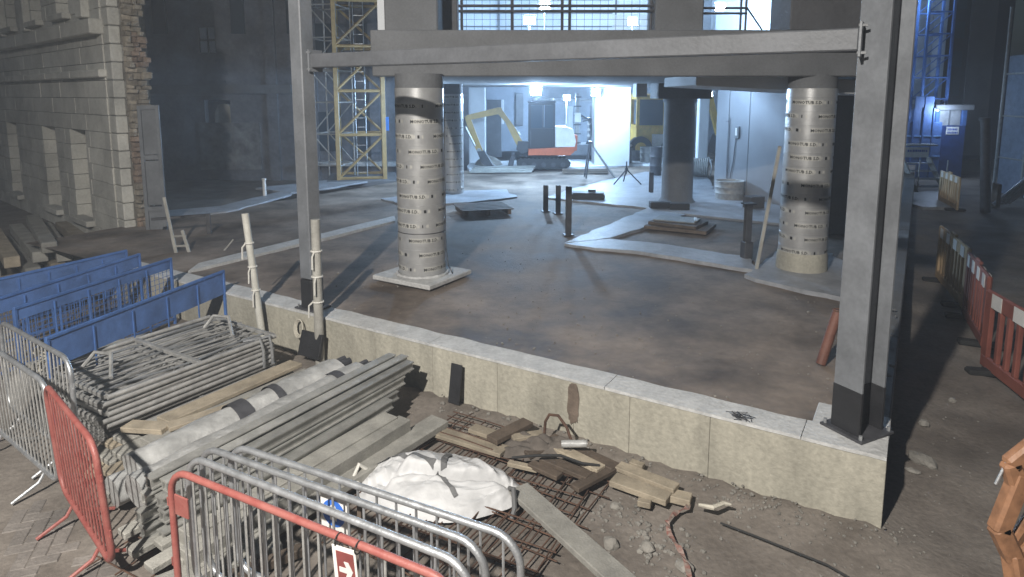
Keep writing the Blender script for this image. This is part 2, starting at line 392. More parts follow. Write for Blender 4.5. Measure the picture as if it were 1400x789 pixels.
# ------------------------------------------------------------------ round columns
def text_mesh(body, size):
    cu = bpy.data.curves.new('print', 'FONT'); cu.body = body; cu.size = size; cu.resolution_u = 1; cu.offset = .0022
    o = bpy.data.objects.new('print', cu); col.objects.link(o)
    dg = bpy.context.evaluated_depsgraph_get(); me = o.evaluated_get(dg).to_mesh()
    V_ = [tuple(v.co) for v in me.vertices]; F_ = [tuple(q.vertices) for q in me.polygons]
    o.evaluated_get(dg).to_mesh_clear(); bpy.data.objects.remove(o); bpy.data.curves.remove(cu)
    return V_, F_
TV, TF = text_mesh('MONOTUB S.D.', .064); TW = max(v[0] for v in TV)
def wrap(m, V_, F_, r, x0, z0, tilt=.0):
    n = len(m.v)
    for x, y, z in V_:
        a = (x0 + x) / r; m.v.append((r * math.cos(a), r * math.sin(a), z0 + y + tilt * math.sin(a)))
    m.f += [tuple(i + n for i in f) for f in F_]
def foil_column(name, label, base, dia, z0, z1, top, spacing, pads, seed):
    rr = random.Random(seed); r = dia / 2
    p = thing(name, label, 'column', (base.x, base.y, 0), 0, 'round columns in printed foil formers')
    prof = [(r, z0)]
    z = z0
    while z < z1 - .05:
        z = min(z + spacing, z1); prof += [(r + .0015, z - .006), (r - .002, z - .002), (r + .0005, z)]
    prof += [(0.001, z1)]
    MB().lathe(prof, 48).obj('column_former', former, p, smooth=True)
    MB().cyl((0, 0, z1 - .02), (0, 0, top), r * .985, n=40).obj('column_head', concgrey, p, smooth=True)
    z = z0 + .12; k = 0
    while z < z1 - .06:
        b1, b2 = MB(), MB(); s = rr.uniform(0, 2); circ = 2 * math.pi * r; pitch = circ / max(1, int(circ / (TW + .17)))
        x = 0
        while x < circ - .01:
            wrap(b1, TV, TF, r + .004, x + s, z, .012)
            for q in range(3):
                w_ = rr.uniform(.02, .06); x1 = x + s + TW + .015 + q * .06
                wrap(b2 if q != 1 else b1, [(0, 0, 0), (w_ * .7, 0, 0), (w_ * .7, .045, 0), (0, .045, 0)], [(0, 1, 2, 3)], r + .004, x1, z, .012)
            # pale strip behind the letters
            N_ = 10
            wrap(b2, [(TW * (i / N_) , -.012 + .07 * j, 0) for j in (0, 1) for i in range(N_ + 1)], [(i, i + 1, N_ + 2 + i, N_ + 1 + i) for i in range(N_)], r + .0028, x + s, z, .012)
            x += pitch
        pb = b2.obj('print_band', MATS['former pale'], p); b1.obj('lettering', ink, pb)
        z += spacing; k += 1
    return p
MATS['former pale'] = pm('former print strip', (.53, .52, .48), .5, metal=.2, var=.05, bump=0, rnd_amt=0)
cA, cB, cD, cC = g(578, 378), g(1095, 368), g(619, 264), g(925, 276)
A = foil_column('round_column', 'foil wrapped round column standing on a square concrete pad', cA, .70, .06, 2.80, 3.0, .214, None, 1)
pm_ = MB().box((0, 0, .03), (1.08, 1.02, .07), rz=RW, b=.012).obj('footing_pad', conctop, A)
m = MB(); m.tube(arc((0, 0, .72), .356, 0, 2 * math.pi, (1, 0, 0), (0, 1, 0), 40), .006, 5); m.obj('band_clamp', steeldark, A)
m = MB(); m.tube([(.36, -.05, 2.6), (.358, -.05, 1.4), (.36, -.06, .5), (.39, -.08, .2), (.46, -.1, .07)], .008, 5); m.obj('edge_strip', steeldark, A)
m = MB(); m.tube(arc((0, 0, .075), .375, 0, 2 * math.pi, (1, 0, 0), (0, 1, 0), 60), [.02 + .014 * abs(noise.noise((i * .7, 0, 0))) for i in range(61)], 6); m.obj('grout_collar', conctop, A)
B = foil_column('round_column', 'foil wrapped round column with a plank leaning on it', cB, .70, .0, 2.80, 3.0, .205, None, 2)
MB().lathe([(.375, .0), (.372, .20), (.36, .30), (.352, .31)], 40).obj('bare_foot', conc, B, smooth=True)
Dc = foil_column('round_column', 'shadowed foil wrapped round column behind the padded one', cD, .62, .0, 2.75, 3.0, .21, None, 3)
c = thing('round_column', 'plain grey round concrete column beside the wide ribbed duct', 'column', (cC.x, cC.y, 0))
MB().lathe([(.46, .02), (.43, .05), (.39, .12), (.385, 2.5), (.42, 2.55), (.42, 3.0)], 40).obj('shaft', concgrey, c, smooth=True)
MB().box((0, 0, 2.80), (1.3, 1.0, .38), b=.01).obj('drop_head', concgrey, c)
c2 = MB().box((-1.05, -.2, 2.82), (.26, .5, .32), b=.01).obj('bracket_block', white, c)

# ------------------------------------------------------------------ upper floor, piers, rooms
deck = thing('upper_floor', 'grey concrete upper floor slab carried over the columns', 'floor slab', (2, 10, 3))
MB().box((-.19, 8.6, .14), (7.68, 17.0, .24)).obj('slab', concgrey, deck)
MB().box((-.215, -.12, .30), (7.63, .36, .66), b=.015).obj('edge_beam', concgrey, deck)
MB().box((-.215, -.34, .47), (7.63, .06, .30), b=.01).obj('kerb_board', concgrey, deck)
m = MB(); m.box((2.4, 1.6, -.12), (3.0, 2.2, .22), ry=R(3), b=.01); m.obj('pale_soffit_part', white, deck)  # white block forming the soffit's paler part
def pier(x0, x1, Y, dep, z0, z1, mat, label, name='concrete_pier'):
    a, b = at(x0, 130, Y), at(x1, 130, Y)
    return tag(MB().box(((a.x + b.x) / 2, Y + dep / 2, (z0 + z1) / 2), (b.x - a.x, dep, z1 - z0), b=.02).obj(name, mat), label, 'pier')
pier(528, 600, 10.0, .7, 3.64, 7.5, concgrey, 'broad concrete pier above the padded foil column')
pier(604, 627, 10.9, .25, 3.3, 7.5, concdark, 'thin dark strip filling the dark gap beside the upper guard rail')  # dark concrete stands in for the darker gap beside the pier
pier(893, 958, 10.2, .6, 3.64, 7.5, concgrey, 'blue-grey concrete pier between the two upper openings')
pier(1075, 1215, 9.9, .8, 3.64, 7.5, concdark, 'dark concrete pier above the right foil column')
up = thing('upper_room', 'brightly lit white room on the upper floor', 'room', (2, 18, 3.3))
MB().box((0, 3.0, 2.0), (8.4, .2, 4.4)).obj('back_wall', white, up)
MB().box((0, -2.4, 4.2), (8.4, 11.0, .2)).obj('ceiling', white, up)
MB().box((-3.95, -2.4, 2.0), (.2, 10.6, 4.2)).obj('side_wall', white, up)
MB().box((4.0, -1.2, 2.0), (.2, 8.2, 4.2)).obj('side_wall', white, up)
for x in (-2.4, -.2, 1.2, 3.2): MB().box((x, 2.86, 1.6), (.05, .06, 3.4)).obj('wall_batten', steelgrey, up)
for z in (.6, 1.0, 1.5, 1.9, 2.3): MB().box((-1.2, 2.88, z), (4.6, .04, .03)).obj('wall_rail', steelgrey, up)
MB().box((1.9, 2.85, 1.2), (1.5, .05, 1.3)).obj('white_board', cream, up)
MB().box((-2.4, .6, .25), (2.6, 1.2, .5), b=.02).obj('plant_box', concdark, up)
MB().box((3.3, 1.5, 1.3), (.9, .06, 2.2), b=.01).obj('door_leaf', steelgrey, up)
rail = thing('guard_rail', 'dark scaffold tube guard rail along the wide upper opening', 'railing', (at(760, 130, 10.3).x, 10.35, 3.55))
def tb(mb, a, b, r=.022): return mb.cyl(a, b, r, n=8)
x0, x1 = at(628, 130, 10.35).x - rail.location.x, at(893, 130, 10.35).x - rail.location.x
for z in (.42, .50, .98): tb(MB(), (x0, 0, z), (x1, 0, z)).obj('rail', steeldark, rail)
for px in (632, 700, 768, 778, 888): x = at(px, 130, 10.35).x - rail.location.x; tb(MB(), (x, .06, 0), (x, .06, 2.6)).obj('upright', steeldark, rail)
m = MB()
for i in range(26): x = x0 + (x1 - x0) * i / 25; m.cyl((x, .02, .05), (x, .02, .95), .004, n=4)
for z in (.1, .2, .3): m.cyl((x0, .02, z), (x1, .02, z), .004, n=4)
m.obj('mesh_guard', steeldark, rail)
rail2 = thing('guard_rail', 'short dark guard rail closing the narrow right upper opening', 'railing', (at(1000, 130, 10.4).x, 10.45, 3.55))
x0, x1 = at(957, 130, 10.45).x - rail2.location.x, at(1016, 130, 10.45).x - rail2.location.x
for z in (.40, .48, .92): tb(MB(), (x0, 0, z), (x1, 0, z), .018).obj('rail', steeldark, rail2)
for x in (x1 - .08, x1): tb(MB(), (x, .05, 0), (x, .05, 1.0), .018).obj('upright', steeldark, rail2)
m = MB(); m.tube([(x1 + .08, .3, 1.0), (x1 + .08, .3, .55), (x1 + .5, .5, .1)], .014, 6); m.tube([(x1 + .08, .3, .95), (x1 + .9, .6, .75)], .014, 6); m.obj('brace', steeldark, rail2)

# lower floor walls
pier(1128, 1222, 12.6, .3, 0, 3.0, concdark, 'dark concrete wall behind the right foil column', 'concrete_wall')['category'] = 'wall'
a, b = g(975, 263), g(1100, 288); d = b - a
part_w = thing('partition_wall', 'pale grey partition wall between the plain and the foil column', 'wall', a, math.atan2(d.y, d.x))
L_ = d.length; partm = pm('grey plasterboard', (.27, .28, .30), .8, var=.07, scale=1.5, bump=.1, rnd_amt=.04)
for i, (q, r_) in enumerate(((0, .48), (.49, 1.25), (1.26, L_))): MB().box(((q + r_) / 2, .08 + .004 * (i % 2), 1.49), (r_ - q - .006, .14, 2.98), b=.006).obj('wall_panel', partm, part_w)
MB().box((.86, -.02, 1.72), (.16, .05, .32), b=.008).obj('switch_box', steelgrey, part_w)
MB().box((.86, -.05, 1.74), (.07, .02, .2), b=.004).obj('switch_plate', whiteplas, part_w)
m = MB(); m.tube([(.80, -.01, 1.56), (.76, -.012, 1.0), (.66, -.012, .5), (.62, -.012, .02)], .012, 6); m.obj('conduit', steelgrey, part_w)
m = MB(); m.cyl((.55, -.012, .02), (.55, -.012, 2.1), .012, n=6); m.obj('conduit', steelgrey, part_w)
MB().box((.46, -.01, 2.0), (.10, .03, .03)).obj('bracket', steelgrey, part_w)
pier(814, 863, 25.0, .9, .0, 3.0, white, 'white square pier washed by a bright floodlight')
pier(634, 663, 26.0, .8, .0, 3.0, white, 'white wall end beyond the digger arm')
bw = thing('rear_wall', 'blue-grey rear wall of the ground floor hung with pipes', 'wall', (3, 33, 0))
rw = pm('blue grey blockwork', (.33, .37, .43), .85, var=.2, scale=1.2, bump=.2, speck=.2)
MB().box((0, .2, 1.5), (26, .3, 3.2)).obj('wall_face', rw, bw)
for k in range(9):
    x = -4.5 + k * .9 + rnd.uniform(-.2, .2); MB().box((x, .0, 1.2 + rnd.uniform(0, .8)), (rnd.uniform(.2, .7), .2, rnd.uniform(.6, 1.8)), b=.02).obj('wall_unit', (rw, white, steelgrey, concdark)[k % 4], bw)
m = MB(); m.cyl((-2, -.15, 2.5), (4, -.15, 2.4), .06, n=8); m.obj('pipe', galv, bw)
m = MB(); m.cyl((-.3, -.15, 0), (-.3, -.15, 2.6), .06, n=8); m.obj('pipe', whiteplas, bw)
pier(957, 971, 22.0, .3, 0, 3.0, white, 'narrow white strip standing in for the lit back wall left of the partition')  # white paint stands in for the lit back wall showing here
lf = thing('rear_wall', 'grey panel screen standing behind the digger arm', 'wall', (-.2, 29, 0))
for i in range(3): MB().box((-1.9 + i * .66, 0, 1.25), (.64, .06, 2.5), b=.01).obj('panel', rw if i % 2 else steelgrey, lf)

# ------------------------------------------------------------------ lamps
def floodlamp(px, py, Y, label, power, pole=0.0, yaw=0, size=.34, z=None):
    q = at(px, py, Y); z = q.z if z is None else z
    p = thing('flood_lamp', label, 'lamp', (q.x, Y, z), yaw)
    MB().box((0, .06, 0), (size, .08, size * .7), b=.015).obj('housing', steeldark, p)
    MB().box((0, .012, 0), (size * .9, .012, size * .6), b=.004).obj('lens', lens, p)
    m = MB(); m.tube([(-size * .52, .06, 0), (-size * .54, .06, size * .5), (size * .54, .06, size * .5), (size * .52, .06, 0)], .012, 6); m.obj('bracket', steeldark, p)
    if pole: MB().cyl((0, .12, -.1), (0, .12, -pole), .025, n=8).obj('pole', galv, p)
    l = lamp('lamp_glow', (q.x, Y - .25, z - .02), power, BLUE, .12)
    return p
floodlamp(733, 120, 20.5, 'bright floodlight under the soffit above the digger', 1400, z=2.80)
floodlamp(815, 121, 24.3, 'bright floodlight washing the white square pier', 1000, z=2.78)
floodlamp(969, 128, 17.2, 'small bright lamp at the top edge of the partition wall', 90, size=.22, z=2.72)
floodlamp(724, 28, 17.5, 'bright work lamp on a pole, the lower of the upper room pair', 330, pole=1.3, size=.3)
floodlamp(745, 8, 18.5, 'bright work lamp on a pole, the higher of the upper room pair', 330, pole=1.8, size=.3)
floodlamp(865, 30, 18.5, 'bright work lamp by the pier in the upper room', 380, pole=1.2, size=.28)
floodlamp(985, 10, 16.0, 'bright work lamp behind the narrow upper opening', 300, size=.25)

floodlamp(775, 134, 30.0, 'round work lamp on a pole by the rear wall', 1300, pole=2.2, size=.3)

# ------------------------------------------------------------------ digger and machines inside
def plate(mb, pts, w_, y=0.0):             # outline in x-z, thickness along y
    M = Matrix(((1, 0, 0, 0), (0, 0, -1, y + w_ / 2), (0, 1, 0, 0), (0, 0, 0, 1)))
    return mb.prism(pts, 0, w_, M)
bodyor = pm('orange body paint', (.42, .10, .04), .4, var=.15, scale=3, bump=.05)
ex = thing('mini_excavator', 'mini excavator with dark cab, orange body and dull yellow arm reaching down', 'excavator', (at(742, 226, 24.3).x, 24.3, .05))
for sy in (-.55, .55):
    pts = [(-.82, .03), (.82, .03), (.96, .12), (.98, .24), (.86, .36), (-.86, .36), (-.98, .24), (-.96, .12)]
    t = plate(MB(), pts, .32, sy).obj('track', rubber, ex)
    for k in range(5): MB().cyl((-.7 + k * .35, sy - .17, .16), (-.7 + k * .35, sy + .17, .16), .09, n=10).obj('roller', steeldark, t)
    for k in range(12): MB().box((-.82 + k * .15, sy, .372), (.05, .30, .02)).obj('track_shoe', steeldark, t)
MB().box((0, 0, .40), (1.1, .8, .14), b=.02).obj('undercarriage', steeldark, ex)
plate(MB(), [(-.55, .50), (.95, .50), (1.1, .62), (1.1, .80), (-.55, .72)], 1.3).obj('house', bodyor, ex)
plate(MB(), [(.42, .80), (1.12, .80), (1.16, 1.0), (1.06, 1.42), (.80, 1.52), (.42, 1.52)], 1.26).obj('engine_cover', cream, ex)
plate(MB(), [(1.0, .62), (1.2, .66), (1.22, 1.2), (1.14, 1.22)], 1.2).obj('counterweight', bodyor, ex)
m = MB()
for x, y in ((-.5, -.45), (.38, -.45), (-.5, .30), (.38, .30)): m.box((x, y, 1.52), (.07, .07, 1.64))
for z in (.74, 1.42, 2.33):
    for y in (-.45, .30): m.box((-.06, y, z), (.82, .06, .07))
    for x in (-.5, .38): m.box((x, -.075, z), (.06, .70, .07))
m.box((-.06, -.46, 1.08), (.80, .03, .62)); m.box((-.02, -.455, 1.88), (.05, .05, .9))
cabo = m.obj('cab', steelblack, ex)
for x, w_ in ((-.26, .42), (.19, .33)): MB().box((x, -.452, 1.88), (w_, .012, .82)).obj('window', glass, cabo)
MB().box((-.505, -.075, 1.88), (.012, .62, .84)).obj('window', glass, cabo)
MB().box((-.06, -.07, 2.41), (1.02, .90, .08), b=.03).obj('cab_roof', steelblack, ex)
MB().box((.1, -.07, 1.0), (.4, .4, .5), b=.05).obj('operator_seat', rubber, ex)
plate(MB(), [(-.50, .62), (-.78, .50), (-.98, .66), (-.92, .98), (-.50, .95)], .36).obj('boom_bracket', steeldark, ex)
plate(MB(), [(-.92, .72), (-.70, .86), (-1.05, 1.5), (-1.50, 2.12), (-1.62, 2.18), (-1.72, 2.04), (-1.40, 1.68)], .22).obj('boom', orangered, ex)
plate(MB(), [(-1.48, 2.02), (-1.52, 2.20), (-1.66, 2.20), (-2.80, 1.92), (-2.86, 1.78), (-2.70, 1.74), (-1.62, 1.96)], .18).obj('dipper_arm', orangered, ex)
m = MB(); m.cyl((-.86, 0, 1.18), (-1.30, 0, 1.72), .06, n=10); m.cyl((-1.2, 0, 1.6), (-1.46, 0, 1.95), .035, n=8); m.obj('hydraulic_ram', galv, ex)
plate(MB(), [(-2.88, 1.86), (-2.68, 1.86), (-2.30, .84), (-2.16, .48), (-2.34, .40), (-2.52, .76)], .16).obj('breaker_link', orangered, ex)
m = MB(); m.cyl((-2.84, -.1, 1.5), (-2.50, -.1, .80), .04, n=8); m.obj('hydraulic_ram', galv, ex)
MB().cyl((-2.36, -.14, .62), (-2.36, .14, .62), .09, n=12).obj('pivot_pin', galv, ex)
plate(MB(), [(-2.42, .60), (-2.16, .62), (-1.86, .12), (-1.70, -.0), (-2.02, .02), (-2.26, .18)], .5).obj('bucket', steeldark, ex)
plate(MB(), [(-1.28, .06), (-1.10, .06), (-1.02, .5), (-1.16, .5)], 1.4).obj('dozer_blade', steeldark, ex)
for x in (-.3, .3): MB().box((x, -.47, 2.50), (.14, .1, .1), b=.02).obj('work_lamp', whiteplas, ex)

yx = at(884, 213, 28.5).x
ym = thing('loader', 'yellow site machine with a square cab window beside the white pier', 'loader', (yx, 28.5, .02))
plate(MB(), [(-.62, .55), (1.5, .55), (1.7, .9), (1.7, 1.25), (.55, 1.35), (-.62, 1.32)], 1.6).obj('body', yellow, ym)
m = MB()
for x in (-.56, .56):
    for y in (-.7, .6): m.box((x, y, 1.95), (.12, .12, 1.3))
for z in (1.36, 2.56): m.box((0, -.7, z), (1.24, .14, .12)); m.box((0, .6, z), (1.24, .12, .12)); m.box((-.56, -.05, z), (.12, 1.2, .12)); m.box((.56, -.05, z), (.12, 1.2, .12))
cb = m.obj('cab', yellow, ym); MB().box((0, -.7, 1.96), (1.0, .02, 1.08)).obj('window', glass, cb)
MB().box((0, -.05, 2.68), (1.4, 1.6, .12), b=.04).obj('cab_roof', yellow, ym)
MB().box((.28, -.85, .78), (.5, .04, .55), b=.01).obj('number_board', whiteplas, ym)
for x in (-.45, .9):
    wl = MB().cyl((x, -.95, .48), (x, -.60, .48), .48, n=24).obj('wheel', rubber, ym, smooth=True); MB().cyl((x, -.97, .48), (x, -.94, .48), .24, n=16).obj('rim', yellow, wl)
for x in (-.45, .42): MB().cyl((x, -.82, 2.78), (x, -.74, 2.78), .09, n=12).obj('headlight', lens, ym)
plate(MB(), [(1.2, 1.2), (1.5, 1.3), (2.6, 2.3), (3.0, .9), (3.2, .9), (2.75, 2.6), (2.5, 2.6)], .3).obj('loader_arm', yellow, ym)
plate(MB(), [(2.75, .2), (3.6, .05), (3.7, .2), (3.3, 1.0), (3.0, 1.0)], 1.2).obj('bucket', steeldark, ym)

# drilling rig between the digger and the white pier
dr = thing('drilling_rig', 'grey drilling rig with hoses standing between the digger and white pier', 'rig', (at(793, 215, 28).x, 28.0, .02))
MB().box((0, 0, .42), (1.0, 1.5, .45), b=.04).obj('engine_box', steelgrey, dr)
for sy in (-.6, .6): plate(MB(), [(-.6, 0), (.6, 0), (.72, .14), (.6, .26), (-.6, .26), (-.72, .14)], .22, sy).obj('track', rubber, dr)
MB().box((-.18, -.4, 1.5), (.16, .16, 2.5), b=.01).obj('mast', galvdull, dr)
for k in range(6): MB().box((-.18, -.5, .7 + k * .38), (.3, .04, .05)).obj('mast_rung', steeldark, dr)
MB().box((-.18, -.52, 1.75), (.26, .14, .4), b=.02).obj('drill_head', whiteplas, dr)
for k in range(4): MB().tube([(-.1 + .05 * k, -.5, 1.9 - .1 * k), (.25 + .08 * k, -.6, 1.7), (.45, -.55, 1.1 + .08 * k), (.2 + .05 * k, -.4, .65)], .022, 6).obj('hose', rubber, dr)
MB().box((.35, -.2, 1.2), (.1, .7, 1.1), b=.01).obj('control_panel', steelgrey, dr)
for k in range(3): MB().cyl((.29, -.57, 1.0 + k * .25), (.29, -.6, 1.0 + k * .25), .06, n=12).obj('gauge', whiteplas, dr)
# loose items on the inner floor
def on(px, py, z=0.0): return g(px, py, z)
def drum(label, px, py, r, h, mat, grp=None, open_=False, rings=2):
    b = on(px, py); p = thing('drum', label, 'drum', (b.x, b.y, .02), 0, grp)
    prof = [(.001, 0), (r, 0)]
    for k in range(rings): z = h * (k + 1) / (rings + 1); prof += [(r, z - .025), (r + .015, z), (r, z + .025)]
    prof += [(r, h - .02), (r + .012, h), (r - .015, h), (r - .02, h - .04), (.001, h - .05)]
    MB().lathe(prof, 28).obj('shell', mat, p, smooth=True)
    MB().tube(arc((0, 0, h), r, 0, 2 * math.pi, (1, 0, 0), (0, 1, 0), 28), .012, 5).obj('rim', mat, p); return p
drum('grey steel drum beside the yellow machine', 885, 223, .30, .62, galvdull)
drum('small grey drum between the white pier and a bigger drum', 868, 221, .20, .42, steelgrey)
drum('dark tall drum against the plain concrete column', 896, 240, .2, .95, steeldark)
drum('low wide tub standing by the partition wall', 997, 272, .36, .46, galvdull)
b = on(838, 224); p = thing('mortar_tub', 'grey box tub heaped with white bags before the lit pier', 'tub', (b.x, b.y, .02))
m = MB(); m.box((0, 0, .30), (1.35, .8, .56), b=.03); m.obj('tub_body', concgrey, p)
MB().box((0, 0, .60), (1.42, .86, .05), b=.015).obj('rim', concgrey, p)
for k in range(4): MB().lathe([(.001, -.09), (.24, -.05), (.3, 0), (.22, .06), (.001, .08)], 14, Matrix.Translation((-.45 + k * .3, rnd.uniform(-.15, .15), .66 + .05 * (k % 2)))).obj('cement_bag', bagm, p, smooth=True)
# trestle
b = on(820, 243); p = thing('trestle', 'open A-frame trestle standing on the inner floor', 'trestle', (b.x, b.y, .0))
sc_ = b.y / 893
for x0, x1, mt in ((-14 * sc_, -20 * sc_, steeldark), (-14 * sc_, 20 * sc_, galv)):
    for y in (-.25, .25): MB().cyl((x0, y * .7, 48 * sc_), (x1, y, .0), .025, n=8).obj('leg', mt, p)
MB().box((-14 * sc_, 0, 48 * sc_ + .02), (.1, .6, .06), b=.01).obj('top_bar', steeldark, p)
b = on(856, 252); p = thing('tripod_stand', 'low dark tripod stand spread on the pale pad', 'tripod', (b.x, b.y, .02)); 
MB().cyl((0, 0, .3), (0, 0, .68), .022, n=8).obj('stem', steeldark, p)
for k in range(3): an = R(200 + k * 120 + 10); MB().cyl((0, 0, .44), (.48 * math.cos(an), .48 * math.sin(an), .01), .02, n=8).obj('leg', steeldark, p); 
MB().cyl((0, 0, .40), (0, 0, .48), .05, n=10).obj('hub', steeldark, p)
# ribbed duct
a, b = on(935, 246), on(968, 243); a = Vector((a.x - .3, a.y + 1.0, .34)); b = Vector((b.x, b.y, .34))
p = thing('ribbed_duct', 'wide ribbed grey duct lying behind the plain concrete column', 'duct', (a.x, a.y, 0)); n = 44; pts = [Vector((0, 0, .34)).lerp(b - Vector((a.x, a.y, 0)), i / n) for i in range(n + 1)]
MB().tube(pts, [.32 if i % 2 else .285 for i in range(n + 1)], 24).obj('duct_hose', galvdull, p, smooth=True)
MB().tube(arc(pts[-1], .32, 0, 2 * math.pi, (0, 1, 0), (0, 0, 1), 24), .02, 6).obj('end_ring', galv, p)
# leaning plank on right column
a, b = on(1034, 368), at(1066, 200, 9.95)
d = b - a; M = d.to_track_quat('Z', 'Y').to_matrix().to_4x4()
p = MB().box((0, 0, d.length / 2), (.20, .05, d.length), M=M, b=.006).obj('plank', timbergrey, loc=a); tag(p, 'grey plank leaning against the right foil column', 'plank')
# stub posts
def stub(px, py, h, label, grp=None, cap=False, w_=.11):
    b = on(px, py); p = thing('stub_post', label, 'post', (b.x, b.y, -.02), .2, grp)
    hsec(w_, w_, .014, .02, h).obj('shaft', steeldark, p); MB().box((0, 0, .01), (w_ * 1.9, w_ * 1.9, .02)).obj('foot_plate', steeldark, p)
    if cap: MB().box((0, 0, h + .012), (w_ * 1.9, w_ * 1.7, .022)).obj('cap_plate', steeldark, p); MB().box((0, 0, .17), (w_ * 1.5, w_ * 1.5, .3), b=.01).obj('sleeve', steeldark, p)
    return p
stub(746, 288, .62, 'short dark steel stub post, outermost of the row of three', w_=.10)
stub(763, 291, .66, 'short dark steel stub post, middle one of the row of three', w_=.10)
stub(777, 320, .96, 'tall dark steel stub post ending the row of three', w_=.10)
stub(890, 264, .60, 'short dark stub post on the pale pad by the plain column', w_=.10)
stub(1020, 354, .94, 'capped dark stub post beside the leaning plank', cap=True, w_=.10)
# pallets, plates, boxes
def stack_item(name, label, cat, px, py, parts, rz=RW, z=0.0):
    b = on(px, py, z); p = thing(name, label, cat, (b.x, b.y, z), rz)
    for nm, c_, d_, mt, rr in parts: MB().box(c_, d_, rz=rr, b=.006).obj(nm, mt, p)
    return p
stack_item('plate_stack', 'dark boards and a steel plate stacked in the pit near the plain column', 'stack', 930, 312,
           [('board', (0, 0, .04), (1.25, .9, .07), timberdark, .05), ('board', (-.05, .02, .11), (1.0, .75, .06), timberdark, -.06), ('steel_plate', (-.1, .08, .16), (.85, .55, .03), galvdull, .08), ('light_bar', (.28, .1, .19), (.06, .4, .03), whiteplas, .3)])
stack_item('timber_baulk', 'black timber baulk lying at the foot of the plain column', 'timber', 914, 285, [('baulk', (-.2, 0, .08), (.5, .2, .15), steelblack, .3), ('baulk', (.25, -.02, .075), (.45, .2, .14), steelblack, .2)], rz=-.3, z=.02)
stack_item('tool_case', 'flat black tool case on the pale pad beyond the stub posts', 'case', 804, 271, [('case_body', (0, 0, .07), (.85, .45, .13), steelblack, .0), ('lid', (0, 0, .15), (.8, .4, .03), steeldark, 0), ('carry_handle', (.1, 0, .2), (.2, .05, .06), steelblack, 0)], rz=-.1, z=.02)
pp = stack_item('pallet', 'dark wooden pallet lying in shadow behind the padded column', 'pallet', 660, 290, [('slat', (0, -.45 + k * .18, .13), (1.2, .13, .025), timberdark, 0) for k in range(6)] + [('bearer', (x, 0, .06), (.09, 1.0, .11), timberdark, 0) for x in (-.5, 0, .5)], rz=.3)
stack_item('concrete_block', 'small dark concrete block at the foot of the partition wall', 'block', 1030, 284, [('block', (0, 0, .14), (.4, .3, .28), concdark, .2)], rz=.2, z=.02)
m = MB(); m.lathe([(.55, 0), (.45, .16), (.25, .3), (.001, .36)], 18); o = m.obj('rubble_heap', gravelm, loc=(at(668, 222, 25.2).x, 25.2, .04), smooth=True); tag(o, 'small pale rubble heap below the digger arm', 'heap')
stack_item('board_stack', 'flat pale boards stacked before the lit slab', 'stack', 700, 236, [('board', (-.4 + k * .05, .12 * k, .03 + .045 * k), (2.2, .25, .04), timbergrey, .04 * k) for k in range(4)], rz=.05)
stack_item('board_stack', 'dark planks lying across the floor by the trestle', 'stack', 800, 237, [('board', (0, .1 * k, .03 + .04 * k), (1.6, .2, .04), timberdark, .05 * k) for k in range(3)], rz=-.05)

# ------------------------------------------------------------------ left: old stone building
QC = g(165, 345, GZ); FD = Vector((-.75, .66, 0)).normalized(); FN = Vector((-.66, -.75, 0)).normalized()
fz = math.atan2(-FD.y, -FD.x)              # local x = -FD (towards the corner), local y = into the building
old = thing('stone_building', 'old ashlar stone building with blind windows and a torn rubble end', 'building', QC, fz)
CH = .36; depth = .9
bme = MB().box((0, 0, 0), (1, 1, 1), b=.008).mesh('stone_block'); bme.materials.append(stone)
wins = [(1.62, 2.72, .48, 2.42), (3.9, 5.0, .48, 2.42), (7.6, 8.7, .48, 2.42), (2.0, 2.9, 5.1, 6.6), (4.1, 5.0, 5.1, 6.6), (6.5, 7.4, 5.1, 6.6)]
FH = 7.6
MB().box((-9.0, .63, FH / 2), (17.6, .54, FH)).obj('wall_core', mortar, old)
for ci in range(int(FH / CH)):
    z0 = ci * CH; zc = z0 + CH / 2
    x = 0.0; k = 0
    while x < 17:
        w_ = (.50 if ci % 2 else .32) if k == 0 else (.78 + .25 * rnd.random()); k += 1
        if x > 11: w_ *= 1.7
        a_, b_ = x, x + w_; x = b_
        segs = [(a_, b_)]
        for q0, q1, zz0, zz1 in wins:
            if zz0 - .02 < zc < zz1 + .02:
                ns = []
                for s0, s1 in segs:
                    if s1 <= q0 or s0 >= q1: ns.append((s0, s1)); continue
                    if s0 < q0: ns.append((s0, q0))
                    if s1 > q1: ns.append((q1, s1))
                segs = ns
        proud = .02 if k == 1 else 0
        for s0, s1 in segs:
            if s1 - s0 < .06: continue
            put('stone_block', bme, old, (-(s0 + s1) / 2, .18 - proud / 2 + rnd.uniform(-.006, .006), zc), scale=(s1 - s0 - .012, .36 + proud, CH - .012))
for q0, q1, z0, z1 in wins:
    MB().box((-(q0 + q1) / 2, .33, (z0 + z1) / 2), (q1 - q0 - .01, .05, z1 - z0)).obj('blind_window', stone, old)
    MB().box((-(q0 + q1) / 2, -.01, z0 - .07), (q1 - q0 + .16, .30, .13), b=.015).obj('window_sill', stone, old)
for z, h, o in ((3.66, .16, .14), (4.52, .30, .24)):
    for i in range(9): MB().box((.1 - 1.0 - i * 1.9, -o / 2 + .1, z + h / 2), (1.89, o + .2, h), b=.02).obj('cornice', stone, old)
for i in range(7):
    x = 2.95 + i * 2.4 if i else .9
    MB().box((-x, -.04, 6.0), (.4, .2, 2.2), b=.02).obj('pilaster', stone, old)
